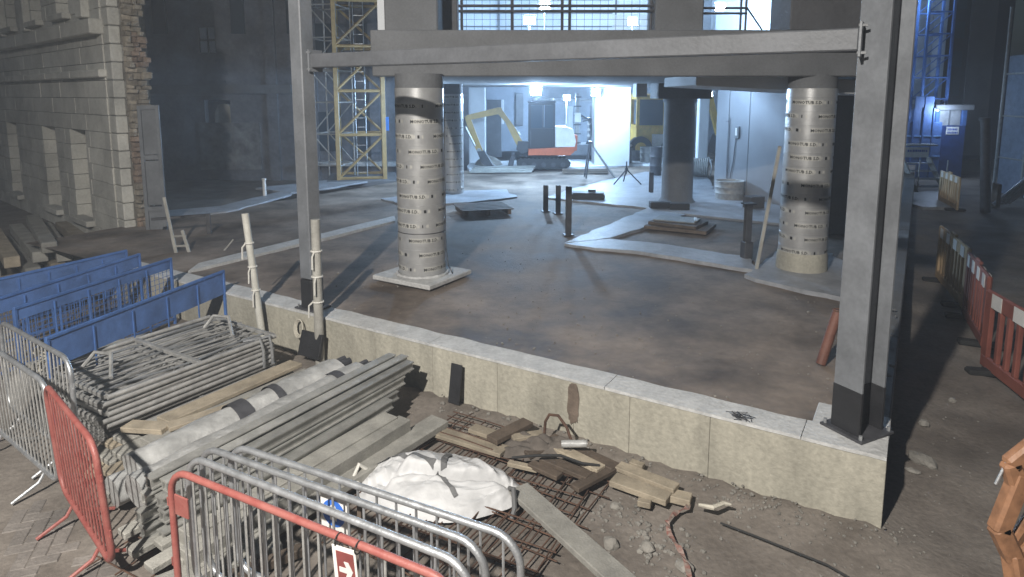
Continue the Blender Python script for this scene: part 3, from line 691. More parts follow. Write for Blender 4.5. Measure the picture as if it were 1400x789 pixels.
# torn end: rubble stones
end = MB().box((.02 + .18, .2 + .19, 2.9), (.34, .36, 5.8)); eo = end.obj('torn_end', mortar, old)
cnt = 0; z = 0.05
variants = []
for q in range(5):
    m = MB(); m.box((0, 0, 0), (1, 1, 1), b=.14); m.v = [tuple(Vector(p) + Vector((noise.noise((p[0] * 3 + q * 7, p[1] * 3, p[2] * 3)), noise.noise((p[1] * 3 + q * 3, p[2] * 3, 1)), noise.noise((p[2] * 3, p[0] * 3 + q, 5)))) * .16) for p in m.v]
    for mt in (rubble, brickm):
        me = m.mesh('rubble_stone'); me.materials.append(mt); variants.append(me)
while z < 5.8 and cnt < 300:
    h = rnd.uniform(.075, .14); ragged = .60 + .14 * noise.noise((z * 1.4, 0, 9)) + rnd.uniform(-.05, .05); y = .24
    while y < ragged - .04 and cnt < 300:
        w_ = rnd.uniform(.09, .22); w_ = min(w_, ragged + .05 - y); red = 1 if (noise.noise((y * 2, z * 1.1, 3)) > .12) else 0
        put('rubble_stone', variants[2 * rnd.randrange(5) + red], old, (.37 + rnd.uniform(-.06, .05), y + w_ / 2, z + h / 2), scale=(rnd.uniform(.22, .34), w_ * 1.06, h * 1.06), rot=(rnd.uniform(-.08, .08), rnd.uniform(-.1, .1), rnd.uniform(-.12, .12)))
        y += w_; cnt += 1
    z += h
# quoin return stones at the corner
for ci in range(15): MB().box((.17, .14 if ci % 2 else .11, ci * CH + CH / 2), (.40, .27 if ci % 2 else .21, CH - .014), b=.02).obj('quoin', stone, old)

# dark old building behind, with string course, a window painted white to look lit and a breached arch
dk = pm('dark masonry', (.15, .155, .17), .9, var=.25, scale=1.5, bump=.5, bscale=9, rnd_amt=.05, speck=.3)  # dark mottled tone over the whole building
ob = thing('old_building', 'tall dark masonry building behind the slab', 'building', (-8.5, 25.5, 0))
bx = lambda px: at(px, 130, 25.4).x + 8.5
zz = lambda py: at(700, py, 25.4).z
def wallrect(x0, x1, z0, z1, y=0.0, t=.3, nm='wall', mt=dk): return MB().box(((x0 + x1) / 2, y + t / 2, (z0 + z1) / 2), (x1 - x0, t, z1 - z0)).obj(nm, mt, ob)
X0, X1 = bx(120), bx(640); wx0, wx1 = bx(275), bx(297); ax0, ax1 = bx(277), bx(312)
wallrect(X0, wx0, zz(130), 9); wallrect(wx1, X1, zz(130), 9); wallrect(wx0, wx1, zz(130), zz(72)); wallrect(wx0, wx1, zz(37), 9)
wallrect(X0, ax0, -.7, zz(130) - .002); wallrect(ax1, X1, -.7, zz(130) - .002); wallrect(ax0, ax1, -.7, zz(205)); wallrect(ax0, ax1, zz(137), zz(130) - .002)
wn = wallrect(wx0, wx1, zz(72), zz(37), .12, .06, 'window', white)
MB().box(((wx0 + wx1) / 2, .10, zz(54)), (wx1 - wx0, .05, .06)).obj('glazing_bar', steeldark, wn); MB().box(((wx0 + wx1) / 2, .105, zz(54)), (.05, .04, zz(37) - zz(72))).obj('glazing_bar', steeldark, wn)
m = MB(); pts = [(ax0 + .1, zz(205))] + [(ax0 + .1 + (ax1 - ax0 - .2) * (.5 - .5 * math.cos(math.pi * i / 10)), zz(160) + .5 * math.sin(math.pi * i / 10)) for i in range(11)] + [(ax1 - .1, zz(205))]
plate(m, pts[::-1], .2, .7); m.obj('arch_infill', stone, ob)  # pale stone stands in for the lit wall inside the arch
wallrect(bx(268), bx(352), zz(232), zz(168), -.08, .08, 'patched_wall', pm('patchy plaster', (.20, .20, .20), .9, var=.4, scale=2.2, bump=.6, bscale=8, speck=.3))
wallrect(bx(200), bx(400), zz(128), zz(116), -.28, .28, 'string_course', concgrey)
for px in (365, 420, 505): wallrect(bx(px), bx(px + 14), -.6, 8.9, -.14, .14, 'pilaster')
for px in (225, 330, 405): MB().box((bx(px), -.05, zz(20)), (.5, .1, 1.4)).obj('window', glass, ob)
for px, py in ((440, 60), (505, 60), (440, 180), (505, 180)): MB().box((bx(px), -.05, zz(py)), (.9, .1, 1.5)).obj('window', glass, ob)
wallrect(bx(415), bx(560), zz(226), zz(220), -.5, .4, 'ledge', conctop)
# loose panel, broken ladder and boards by the torn end
pb = g(222, 338, GZ); dp = thing('leaning_door', 'tall grey steel door with three recesses leaning by the torn wall', 'door', (g(226, 345, GZ).x + .1, pb.y - .9, GZ), R(8))
M = Matrix.Rotation(R(-1.5), 4, 'Y') @ Matrix.Rotation(R(-4), 4, 'X')
m = MB()
for x in (-.17, .17): m.box((x, 0, 1.55), (.07, .06, 3.1), M=M, b=.006)
for z in (.05, 1.0, 2.05, 3.06): m.box((0, 0, z), (.27, .05, .09), M=M)
m.obj('panel_frame', steelgrey, dp)
for z in (.53, 1.53, 2.56): MB().box((0, .02, z), (.27, .02, .9), M=M).obj('recess', steelgrey, dp)
lb = g(262, 392, GZ); lt = at(231, 270, 11.6)
ld = thing('broken_ladder', 'broken timber ladder leaning at the end of the blue panels', 'ladder', lb)
d = lt - lb; sd = Vector((.9, .25, 0)).normalized() * .13
for s_ in (-1, 1): MB().cyl(sd * s_, d * (1 if s_ < 0 else .62) + sd * s_ * .6, .03, n=6).obj('stile', timbergrey, ld)
for k in range(5): q = .12 + k * .11; MB().cyl(d * q - sd * .95, d * q + sd * .95, .018, n=6).obj('rung', timbergrey, ld)
a = g(250, 385, GZ) + Vector((.5, .8, .25)); 
o = MB().cyl((0, 0, 0), (.55, .4, .75), .03, .012, n=5).obj('splintered_stick', timbergrey, loc=g(266, 392, GZ)); tag(o, 'splintered stick poking up beside the broken ladder', 'stick')
# timber pile far left
tp = thing('timber_pile', 'pile of long weathered timbers beside the stone building', 'timber pile', g(40, 372, GZ), R(42))
for i in range(11):
    l, r_ = divmod(i, 5) if i < 10 else (2, 2); MB().box((-.9 + r_ * .42 + l * .2, 1.2 + rnd.uniform(-.2, .2), .12 + l * .22), (.24, 3.6, .2), rz=rnd.uniform(-.05, .05), b=.012).obj('baulk', timbergrey if i % 3 else timber, tp)
for i in range(5): MB().box((-.8 + i * .5, -.9 + rnd.uniform(-.2, .1), .1), (.5, .2, .12), rz=rnd.uniform(-.6, .6), rx=.2, b=.01).obj('offcut', timber, tp)

# ------------------------------------------------------------------ lattice mast, scaffold, small posts on the left
mb_ = g(490, 246); ms = thing('lattice_mast', 'yellow lattice tower crane mast standing behind the slab', 'mast', (mb_.x, mb_.y + .6, -.05), R(12))
hw = .72
cor = [(-hw, -hw), (hw, -hw), (hw, hw), (-hw, hw)]
for x, y in cor: MB().box((x, y, 4.5), (.13, .13, 9.0), b=.01).obj('chord', mastp, ms)
BAY = 1.38
for lv in range(7):
    z = .12 + lv * BAY
    for i in range(4):
        a_, b_ = Vector((*cor[i], z)), Vector((*cor[(i + 1) % 4], z)); MB().cyl(a_, b_, .05, n=6).obj('horizontal', mastp, ms)
        if lv < 6:
            q0, q1 = (a_, b_ + Vector((0, 0, BAY))) if i % 2 == 0 else (b_, a_ + Vector((0, 0, BAY)))
            MB().cyl(q0, q1, .045, n=6).obj('diagonal', mastp, ms)
ml = MB()
for sy in (-.16, .16): ml.cyl((sy, .3, 0), (sy, .3, 9), .02, n=5)
for k in range(30): ml.cyl((-.16, .3, .2 + k * .3), (.16, .3, .2 + k * .3), .012, n=4)
ml.obj('access_ladder', galv, ms)
MB().box((0, 0, -.02), (2.2, 2.2, .2), b=.02).obj('mast_base', concgrey, ms)
sb_ = g(444, 250); st = thing('scaffold_tower', 'grey tube scaffold tower next to the lattice mast', 'scaffold', (sb_.x, sb_.y + 1.2, -.03), R(-8))
for x in (-.45, .45):
    for y in (-.6, .6): tb(MB(), (x, y, 0), (x, y, 6.5), .028).obj('standard', galvdull, st)
for k in range(6):
    z = .5 + k
    for x in (-.45, .45): tb(MB(), (x, -.6, z), (x, .6, z), .025).obj('transom', galvdull, st)
    for y in (-.6, .6):
        tb(MB(), (-.45, y, z), (.45, y, z), .025).obj('ledger', galvdull, st)
        if k < 5: tb(MB(), (-.45 if k % 2 else .45, y, z), (.45 if k % 2 else -.45, y, z + 1), .022).obj('brace', galvdull, st)
b = g(529, 240); p = thing('sign_post', 'thin dark pole with a small blue sign by the padded column', 'sign', (b.x, b.y, 0)); MB().cyl((0, 0, 0), (0, 0, 3.6), .035, n=8).obj('pole', steeldark, p); MB().box((.03, -.05, 1.75), (.18, .02, .46), b=.004).obj('sign_plate', pm('sign blue', (.05, .25, .75), .5, bump=0), p)
b = g(362, 268); o = MB().cyl((0, 0, 0), (0, 0, .45), .05, .045, n=10).cyl((0, 0, .45), (0, 0, .5), .058, n=10).cyl((0, 0, .30), (0, 0, .33), .054, n=10).obj('marker_post', whiteplas, loc=(b.x, b.y, -.02), smooth=True); tag(o, 'short white marker post on the strip before the dark building', 'post')
b = g(286, 318); o = MB().box((0, 0, .2), (.08, .08, .4), b=.005).box((-.5, 0, .36), (1.0, .05, .05), rz=.2, b=.005).obj('low_rail', steeldark, loc=(b.x, b.y, -.02), rz=.3); tag(o, 'low dark rail stub on the shaded left slab', 'rail')
# assumed lamp and fixture, added unseen behind a column to light the left yard
p = thing('flood_lamp', 'assumed small floodlight added unseen behind the rear foil column', 'lamp', (cD.x - .5, cD.y + .3, 2.4), R(-60))
MB().box((0, .06, 0), (.3, .08, .22), b=.015).obj('housing', steeldark, p); MB().box((0, .012, 0), (.27, .012, .19), b=.004).obj('lens', lens, p)
lamp('lamp_glow', (cD.x - .9, cD.y + .3, 2.4), 320, BLUE, .1)  # light of the added, unseen yard lamp

# ------------------------------------------------------------------ right: lane with hoist, cabin, barriers
YR = 26.0
def rx(px, Y=YR): return at(px, 130, Y).x
def rzz(py, Y=YR): return at(700, py, Y).z
sheet = pm('pale sheeting', (.40, .46, .55), .6, var=.12, scale=.8, bump=.2, bscale=6, rnd_amt=.04)
sw = thing('sheeted_wall', 'tall pale sheeted wall behind the blue hoist mast', 'wall', (at(1262, 130, YR + 2.5).x, YR + 2.5, GZ))
for i in range(4):
    w_ = (rx(1292, YR + 2.5) - rx(1215, YR + 2.5)) / 4; MB().box((-1.1 + (i + .0) * w_ - .2, .1, 5.2), (w_ - .02, .12, 10.4), b=.01).obj('sheet', sheet, sw)
tower = thing('dark_tower', 'dark unlit tower block rising behind the blue cabin', 'building', (rx(1318, 34), 34, GZ))
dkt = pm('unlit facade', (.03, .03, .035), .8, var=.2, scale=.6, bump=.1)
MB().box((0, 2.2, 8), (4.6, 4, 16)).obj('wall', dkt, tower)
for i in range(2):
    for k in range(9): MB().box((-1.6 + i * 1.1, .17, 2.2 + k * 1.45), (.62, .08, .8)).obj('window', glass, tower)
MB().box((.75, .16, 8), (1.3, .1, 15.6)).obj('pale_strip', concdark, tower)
hm = thing('hoist_mast', 'blue lattice hoist mast standing in front of the sheeted wall', 'mast', (at(1271, 130, YR + .9).x, YR + .9, GZ))
for x, y in ((-.5, -.3), (.5, -.3), (-.5, .4), (.5, .4)): MB().box((x, y, 5), (.09, .09, 10)).obj('chord', bluep, hm)
for k in range(11):
    z = .6 + k * .85
    for y in (-.3, .4):
        MB().cyl((-.5, y, z), (.5, y, z), .035, n=6).obj('rung', bluep, hm)
        MB().cyl((-.5, y, z), (.5, y, z + .85), .025, n=6).obj('diagonal', bluep, hm)
gp = thing('blue_enclosure', 'blue mesh enclosure with a gate at the hoist foot', 'enclosure', (rx(1262), YR, GZ))
X0_, X1_ = rx(1238) - gp.location.x, rx(1292) - gp.location.x
for i in range(4):
    xa, xb = X0_ + (X1_ - X0_) * i / 4, X0_ + (X1_ - X0_) * (i + 1) / 4
    MB().box(((xa + xb) / 2, 0, 1.15 + (.5 if i in (1, 2) else 0)), (xb - xa - .03, .05, 2.2 + (1.0 if i in (1, 2) else 0)), b=.01).obj('panel', bluesheet, gp)
    MB().box((xa, -.04, 1.4), (.06, .06, 2.8)).obj('post', bluep, gp)
    for z in (.9, 1.7): MB().box(((xa + xb) / 2, -.04, z), (xb - xa - .07, .03, .05)).obj('rail', pm('pale blue steel', (.16, .30, .55), .5), gp)
cbn = thing('site_cabin', 'blue site cabin with a pale window, lamp and white notice', 'cabin', (rx(1308), YR + .2, GZ))
cw = (rx(1331) - rx(1288)); zc0, zc1 = rzz(140) - GZ, 0
MB().box((0, .8, (rzz(172) - GZ) / 2), (cw, 1.6, rzz(172) - GZ), b=.02).obj('lower_wall', pm('dark blue cabin', (.02, .055, .19), .55, var=.2), cbn)
for x in (-cw / 2 + .08, cw / 2 - .08):
    for y in (.08, 1.5): MB().box((x, y, (rzz(172) + rzz(150)) / 2 - GZ), (.16, .16, rzz(150) - rzz(172))).obj('corner_post', bluep, cbn)
MB().box((-.02, .1, (rzz(172) + rzz(150)) / 2 - GZ), (cw - .34, .03, rzz(150) - rzz(172) - .01)).obj('window', pm('pale pane', (.30, .31, .32), .3, bump=0), cbn)
MB().box((-.02, .075, (rzz(172) + rzz(150)) / 2 - GZ), (.05, .03, rzz(150) - rzz(172) - .02)).obj('mullion', steelgrey, cbn)
MB().box((0, .8, rzz(147) - GZ), (cw + .3, 2.0, .22), b=.03).obj('roof', concgrey, cbn)
nz = rzz(179) - GZ
nb = MB().box((.08, -.02, nz), (.50, .02, .30), b=.003).obj('notice', whiteplas, cbn)
bl = pm('notice blue', (.03, .10, .42), .6, bump=0)
m = MB()
for r_, zr in ((0, .05), (1, -.08)):
    x = -.20
    while x < .18:
        q = rnd.uniform(.025, .055); m.box((.08 + x + q / 2, -.033, nz + zr), (q, .004, .075)); x += q + .02
m.obj('notice_print', bl, nb)
MB().box((-cw / 2 - .02, -.05, rzz(150) - GZ), (.14, .08, .12), b=.02).obj('lamp_housing', steeldark, cbn)
MB().box((-cw / 2 - .02, -.10, rzz(150) - GZ), (.10, .012, .09)).obj('lamp_lens', em('cabin lamp', (.75, .85, 1), 25), cbn)
lamp('lamp_glow', (rx(1288), YR - .5, rzz(150)), 110, (.55, .72, 1), .1)
lamp('lamp_glow', (rx(1250), YR + .5, 6.4), 170, (.5, .7, 1), .2)  # unseen light with no fixture, brightens the hoist mast and sheeting
sp = g(1272, 262, GZ); ss = thing('access_steps', 'pale metal access steps with a white notice at the hoist foot', 'steps', (sp.x, sp.y, GZ))
for k in range(4): MB().box((0, .28 * k, .18 + .24 * k), (.9, .26, .04), b=.005).obj('tread', galv, ss)
for x in (-.48, .48): plate(MB(), [(-.1, 0), (.1, 0), (1.1, .95), (1.1, 1.1), (.9, 1.1)], .04).obj('stringer', galvdull, ss, loc=(x, 0, 0), rz=math.pi / 2); MB().cyl((x, -.05, .1), (x, -.05, 1.1), .025, n=6).obj('handrail_post', galv, ss)
nb = MB().box((0, .95, 1.28), (.85, .02, .36)).obj('notice', whiteplas, ss)
m = MB(); x = -.34
while x < .32:
    q = rnd.uniform(.03, .07); m.box((x + q / 2, .936, 1.33), (q, .004, .08)); x += q + .02
m.obj('notice_print', bl, nb)
MB().box((0, .9, 1.55), (1.1, .5, .06), b=.01).obj('platform', galvdull, ss)
poly_slab('lane_pad', pad, [g(x, y, GZ) for x, y in ((1243, 266), (1290, 262), (1302, 286), (1262, 286), (1243, 280))], GZ + .06, .1, .04, .4, 21, 'pale concrete apron at the hoist steps')
# hoarding on the far right
ha, hb = g(1362, 262, GZ), Vector((g(1362, 262, GZ).x * .80 + 2.4, 11.5, GZ))
hd = thing('hoarding', 'tall pale sheeted hoarding along the right side of the lane', 'hoarding', ha, math.atan2(hb.y - ha.y, hb.x - ha.x)); LH = (hb - ha).length
for i in range(8):
    w_ = LH / 8; MB().box((w_ * (i + .5), 0, 2.3 + .0), (w_ - .05, .06, 4.6), b=.01).obj('sheet', sheet if i % 3 else pm('blue grey sheet', (.22, .27, .36), .6, var=.2), hd); MB().cyl((w_ * i, -.10, 0), (w_ * i, -.10, 6.2 if i % 2 == 0 else 4.8), .05, n=8).obj('post', galvdull, hd)
for z in (1.2, 2.6, 4.0): MB().cyl((0, -.07, z), (LH, -.07, z), .03, n=6).obj('rail', galvdull, hd)
lp = thing('street_lamp', 'distant street lamp glowing beyond the cabin', 'street lamp', (rx(1334, 60), 60, GZ)); MB().cyl((0, 0, 0), (0, 0, 3.0), .08, .05, n=8).obj('pole', steeldark, lp); MB().lathe([(.001, -.14), (.1, -.09), (.14, 0), (.1, .09), (.001, .14)], 12, Matrix.Translation((0, 0, 3.1))).obj('lantern', em('warm lantern', (1, .85, .6), 14), lp)
# leaning bars and a pipe rack by the hoarding
bp_ = thing('bar_bundle', 'bundle of pale bars slanting against the hoarding foot', 'bars', g(1358, 284, GZ), R(-20))
for k in range(5): MB().cyl((.12 * k, .1 * k, .1), (1.2 + .12 * k, .5, 1.2), .05, n=6).obj('bar', galv, bp_)
for x in (.1, 1.3): MB().box((x, .2, .35), (.09, .5, .7)).obj('trestle_leg', timberdark, bp_)
po = MB().cyl((0, 0, 0), (-.25, 0, 2.6), .13, n=12).cyl((-.26, 0, 2.6), (-.27, 0, 2.68), .15, n=12).obj('leaning_post', steeldark, loc=g(1347, 290, GZ), smooth=True); tag(po, 'thick dark post leaning in the lane by the hoarding', 'post')

def road_barrier(a, b, mat, label, white_=True, h=1.0):
    d = b - a; L_ = d.length
    p = thing('road_barrier', label, 'barrier', ((a.x + b.x) / 2, (a.y + b.y) / 2, GZ - .02), math.atan2(d.y, d.x), 'plastic barriers along the lane')
    m = MB(); t = .06
    m.box((0, 0, .90), (L_ - .02, t, .20), b=.02); m.box((0, 0, .12), (L_ - .02, t, .16), b=.02)
    for x in (-L_ / 2 + .08, L_ / 2 - .08): m.box((x, 0, .5), (.14, t - .004, .64), b=.01)
    m.box((0, 0, .5), (.12, t - .004, .64), b=.01)
    n = 3
    for sgn in (-1, 1):
        for k in range(n): m.box((sgn * (.06 + (L_ / 2 - .21) * (k + 1) / (n + 1)), 0, .5), (.07, t - .006, .62), b=.01)
    m.obj('barrier_panel', mat, p)
    for x in (-L_ * .36, -L_ * .12, L_ * .12, L_ * .36): 
        for sy in (-1, 1): MB().box((x, sy * .0345, .90), (L_ * .11, .006, .17)).obj('reflector', whiteplas, p)
    for x in (-L_ * .38, L_ * .38): MB().box((x, 0, .035), (.16, .52, .07), b=.02).obj('foot', rubber, p)
    MB().box((0, 0, 1.03), (.3, .05, .05), b=.015).obj('carry_handle', mat, p)
    return p
road_barrier(g(1283, 275, GZ), g(1309, 289, GZ), tanplas, 'faded orange and white plastic barrier out in the lane below the cabin')
b2a = g(1280, 380, GZ); b2b = g(1318, 425, GZ); b3a = g(1341, 500, GZ); dd = (g(1400, 548, GZ) - b3a).normalized()
road_barrier(b2a, b2b, tanplas, 'dull tan plastic barrier at the dark far end of the barrier line')
road_barrier(g(1317, 430, GZ), g(1344, 478, GZ), redplas, 'shaded red plastic barrier in the middle of the barrier line')
road_barrier(b3a, b3a + dd * 2.0, redplas, 'red-brown plastic barrier with pale reflectors nearest the wall corner')
# orange folded trestle, bottom right
ob_ = g(1385, 775, GZ + .25)
ot = thing('orange_trestle', 'orange plastic trestle legs at the edge of the muddy lane', 'trestle', (2.66, 3.25, GZ), R(-35))
YO = 3.3
def arm(mb, pts, w_, t):                   # moulded box-section arm through the points
    for (p0, p1) in zip(pts, pts[1:]):
        p0, p1 = Vector(p0), Vector(p1); d = p1 - p0; M = Matrix.Translation(p0) @ d.to_track_quat('Z', 'Y').to_matrix().to_4x4(); mb.box((0, 0, d.length / 2), (w_, t, d.length + w_ * .5), M=M, b=.016)
    return mb
def lo(px, py, Y=YO): return ot.matrix_basis.inverted() @ at(px, py, Y)
arm(MB(), [lo(1415, 608), lo(1382, 634), lo(1392, 668)], .07, .10).obj('shoulder', orangep, ot)
arm(MB(), [lo(1395, 650), lo(1366, 722), lo(1384, 760), lo(1392, 812, 3.25)], .085, .10).obj('leg', orangep, ot)
arm(MB(), [lo(1383, 745), lo(1420, 690, 3.4)], .05, .08).obj('brace', orangep, ot)
arm(MB(), [lo(1397, 748), lo(1420, 812, 3.3)], .06, .08).obj('leg', orangep, ot)
MB().cyl(lo(1376, 632), lo(1361, 662), .008, n=6).obj('pin', galv, ot)

# ------------------------------------------------------------------ foreground: pedestrian barriers
def barrier(label, a, b, mat, top, tilt=0.0, name='pedestrian_barrier', grp=None, bars=18, fr=.021, foot=True, barmat=None, round_=.16, lowbar=.18):
    """tube barrier from foot point a to b (at ground), top: frame height"""
    d = b - a; L_ = d.length
    p = thing(name, label, 'barrier', ((a.x + b.x) / 2, (a.y + b.y) / 2, a.z), math.atan2(d.y, d.x), grp)
    T = Matrix.Rotation(tilt, 4, 'X'); hx = L_ / 2; z0, z1 = lowbar, top
    X, Z = (1, 0, 0), (0, 0, 1)
    pts = []
    for cx, cz, a0 in ((hx - round_, z1 - round_, 0), (-hx + round_, z1 - round_, math.pi / 2), (-hx + round_, z0 + round_, math.pi), (hx - round_, z0 + round_, 1.5 * math.pi)):
        pts += arc((cx, 0, cz), round_, a0, a0 + math.pi / 2, X, Z, 6)
    MB().tube([T @ q for q in pts], fr, 10, True).obj('frame', mat, p, smooth=True)
    for i in range(bars):
        x = -hx + .10 + (L_ - .20) * i / (bars - 1)
        zt = z1 - (0 if abs(x) < hx - round_ else round_ - math.sqrt(max(0, round_ ** 2 - (abs(x) - hx + round_) ** 2)))
        zb = z0 + z1 - zt
        MB().cyl(T @ Vector((x, 0, zb)), T @ Vector((x, 0, zt)), .0075, n=6).obj('upright', barmat or mat, p)
    if foot:
        for x in (-hx + .32, hx - .32):
            m = MB(); m.tube([T @ Vector((x, 0, z0)), Vector((x, -.06, .10)), Vector((x, -.26, 0.012))], .014, 7); m.tube([T @ Vector((x, 0, z0)), Vector((x, .06, .10)), Vector((x, .26, 0.012))], .014, 7); m.obj('foot', mat, p, smooth=True)
    for sg in (-1, 1):
        for z in (z0 + .25, z1 - .25): 
            m = MB(); m.tube([T @ Vector((sg * hx, 0, z)), T @ Vector((sg * (hx + .04), 0, z)), T @ Vector((sg * (hx + .04), 0, z + .05))], .007, 5); m.obj('hook', mat, p)
    return p
def fitbar(tl, tr, ztop, foot_z=GZ):       # top ends by pixel -> ground end points below
    a, b = g(*tl, ztop), g(*tr, ztop); return Vector((a.x, a.y, foot_z)), Vector((b.x, b.y, foot_z))
a, b = fitbar((232, 640), (628, 800), .48)
rb = barrier('red pedestrian barrier carrying a white arrow sign', a, b, redp, 1.08, barmat=galvdull)
MB().box((-.92, -.012, .87), (.12, .012, .13), b=.003).obj('number_plate', redp, rb)
sgn = MB().box((.38, -.03, .83), (.155, .006, .46), rz=0, ry=R(-5), b=.002).obj('arrow_sign', whiteplas, rb)
signred = pm('sign red', (.20, .05, .045), .5, bump=0)
m = MB(); M = Matrix.Translation((.38, -.0335, .91)) @ Matrix.Rotation(R(-5), 4, 'Y'); m.box((0, 0, .03), (.115, .003, .19), M=M); m.obj('sign_field', signred, sgn)
m = MB(); Mx = M @ Matrix.Translation((0, -.003, .03)); plate(m, [(-.042, -.013), (.008, -.013), (-.008, -.046), (.02, -.046), (.046, 0), (.02, .046), (-.008, .046), (.008, .013), (-.042, .013)], .003)
m.v = [tuple(Mx @ Vector(q)) for q in m.v]; m.obj('arrow', whiteplas, sgn)
m = MB()
for k in range(4): m.box((0, 0, -.12 - k * .035), (.11 - .02 * (k % 2), .003, .018), M=M)
m.obj('sign_text', signred, sgn)
for x in (.31, .44): MB().tube(arc((x, -.006, 1.07), .032, 0, 6.28, (0, 1, 0), (0, 0, 1), 12), .004, 4).obj('cable_tie', rubber, rb)
a, b = fitbar((256, 622), (645, 775), .48)
barrier('galvanised pedestrian barrier standing close behind the red one', a, b, galv, 1.08)
a, b = fitbar((274, 609), (664, 748), .48)
barrier('galvanised pedestrian barrier, middle one of the grey three', a, b, galv, 1.08)
a, b = fitbar((314, 607), (712, 738), .46)
gb = barrier('galvanised pedestrian barrier with a round blue sign before the white bag', a, b, galv, 1.06, bars=15)
sg2 = MB().box((-.16, -.028, .86), (.20, .006, .30), b=.002).obj('blue_sign', whiteplas, gb)
MB().cyl((-.16, -.0315, .86), (-.16, -.0345, .86), .085, n=24).obj('sign_disc', pm('mandatory blue', (.03, .13, .50), .5, bump=0), sg2)
m = MB(); m.cyl((-.16, -.035, .895), (-.16, -.037, .895), .022, n=12); m.box((-.16, -.036, .845), (.05, .002, .055)); m.obj('sign_figure', whiteplas, sg2)
MB().box((.02, -.005, .88), (.05, .012, .22), b=.003).obj('hanging_strap', timberdark, gb)
# red barrier on the left
a, b = g(94, 628, GZ), g(196, 782, GZ)
a, b = W(5.62, -3.13, GZ), W(4.32, -3.40, GZ)
barrier('red pedestrian barrier standing beside the stacked fence panels', a, b, redp, 1.08, tilt=R(3), barmat=redp, bars=13)
barrier('galvanised pedestrian barrier linked to the red one on the paving', W(7.35, -2.98, GZ), W(5.68, -3.12, GZ), galv, 1.05, tilt=R(2), barmat=galvdull)
barrier('galvanised pedestrian barrier standing behind the linked grey one by the blue panels', W(7.6, -2.74, GZ), W(5.95, -2.86, GZ), galv, 1.08, barmat=galvdull)

# stack of galvanised frames
def steel_frame(label, z, seed, top=False):
    r = random.Random(seed); c = W(6.82 + r.uniform(-.02, .02), -1.58 + r.uniform(-.04, .04), z)
    p = thing('fence_panel', label, 'fence panel', c, RW + r.uniform(-.012, .012), 'stacked galvanised fence panels')
    a, b = .63, .93
    m = MB()
    for x in (-a, a): m.cyl((x, -b, 0), (x, b, 0), .024, n=10)
    m.obj('long_tube', galvdull, p, smooth=True)
    m = MB()
    for y in (-b, 0, b): m.box((0, y, 0), (2 * a - .05, .045, .042), b=.004)
    m.obj('cross_bar', galvdull, p)
    for k in range(7):
        x = -a + .17 + k * .155; MB().tube([(x + .03 * math.sin(y * 5 + k + seed), y, .008 * math.sin(k * 3 + y * 4)) for y in lin(-b + .03, b - .03, 8)], .011, 6).obj('infill_bar', galvdull if k % 3 else galv, p, smooth=True)
    if top:
        for y in (-.62, .72):
            m = MB(); m.tube([(a * .1 - .3, y - .12, .03), (-.22, y, .15), (.0, y + .05, .16), (.28, y - .1, .03)], .02, 7); m.obj('folded_leg', galvdull, p, smooth=True)
        m = MB(); m.tube([(a - .1, b - .35, .03), (a + .02, b - .22, .05), (a + .045, b - .2, -.1), (a + .045, b - .2, -.3)], .018, 7); m.tube([(a - .02, b - .26, .03), (a + .05, b - .12, .05), (a + .065, b - .1, -.1), (a + .065, b - .1, -.28)], .018, 7); m.obj('hook_bar', galv, p, smooth=True)
    return p
NF = 9
for i in range(NF):
    z = GZ + .09 + i * .0545
    steel_frame('galvanised fence panel with folded legs, topmost of its stack' if i == NF - 1 else ('galvanised fence panel at the bottom of its stack' if i == 0 else 'galvanised fence panel inside the stack between the blue panels and boards'), z, i, i == NF - 1)
for y in (-.7, .7): o = MB().box((0, 0, .032), (1.4, .09, .062), b=.006).obj('bearer', timbergrey, loc=W(6.82, -1.58 + y, GZ), rz=RW); tag(o, 'timber bearer under the stack of fence panels', 'timber', 'bearers under the frames')

# blue panels
def blue_panel(label, a, b, h, band, mesh=True):
    d = b - a; L_ = d.length; p = thing('mesh_panel', label, 'panel', (a.x, a.y, GZ), math.atan2(d.y, d.x), 'blue mesh panels')
    m = MB()
    m.box((L_ / 2, 0, h), (L_ + .03, .034, .034), b=.004); m.box((L_ / 2, 0, .1), (L_, .03, .03))
    for x in (0, L_): m.box((x, 0, h / 2), (.034, .034, h), b=.004)
    m.obj('frame', bluep, p)
    MB().box((L_ / 2, .0, h - .02 - band / 2), (L_ - .036, .006, band)).obj('solid_sheet', bluesheet, p)
    for k in range(1, 5): MB().box((L_ * k / 5, -.014, h / 2), (.014, .014, h - .1)).obj('upright', bluep, p)
    if mesh:
        m = MB(); n = int(L_ / .075)
        for k in range(1, n): m.cyl((L_ * k / n, .01, .1), (L_ * k / n, .01, h - .03), .0035, n=4)
        for k in range(1, 12): m.cyl((0, .012, .1 + (h - .12) * k / 12), (L_, .012, .1 + (h - .12) * k / 12), .0035, n=4)
        m.obj('wire_mesh', bluep, p)
    return p
def bp2(x0, y0, x1, y1, z): a, b = g(x0, y0, z), g(x1, y1, z); return Vector((a.x, a.y, GZ)), Vector((b.x, b.y, GZ))
blue_panel('blue panel with a solid upper sheet next to the stacked fence panels', *bp2(64, 463, 305, 371, .30), .90, .30, False)
blue_panel('blue mesh panel, second from the stacked fence panels', *bp2(20, 422, 233, 354, .38), .98, .12)
blue_panel('blue mesh panel, third from the stacked fence panels', *bp2(-20, 414, 190, 348, .38), .98, .16)
blue_panel('blue mesh panel at the back against the timber pile', *bp2(-20, 386, 172, 343, .34), .94, .20)
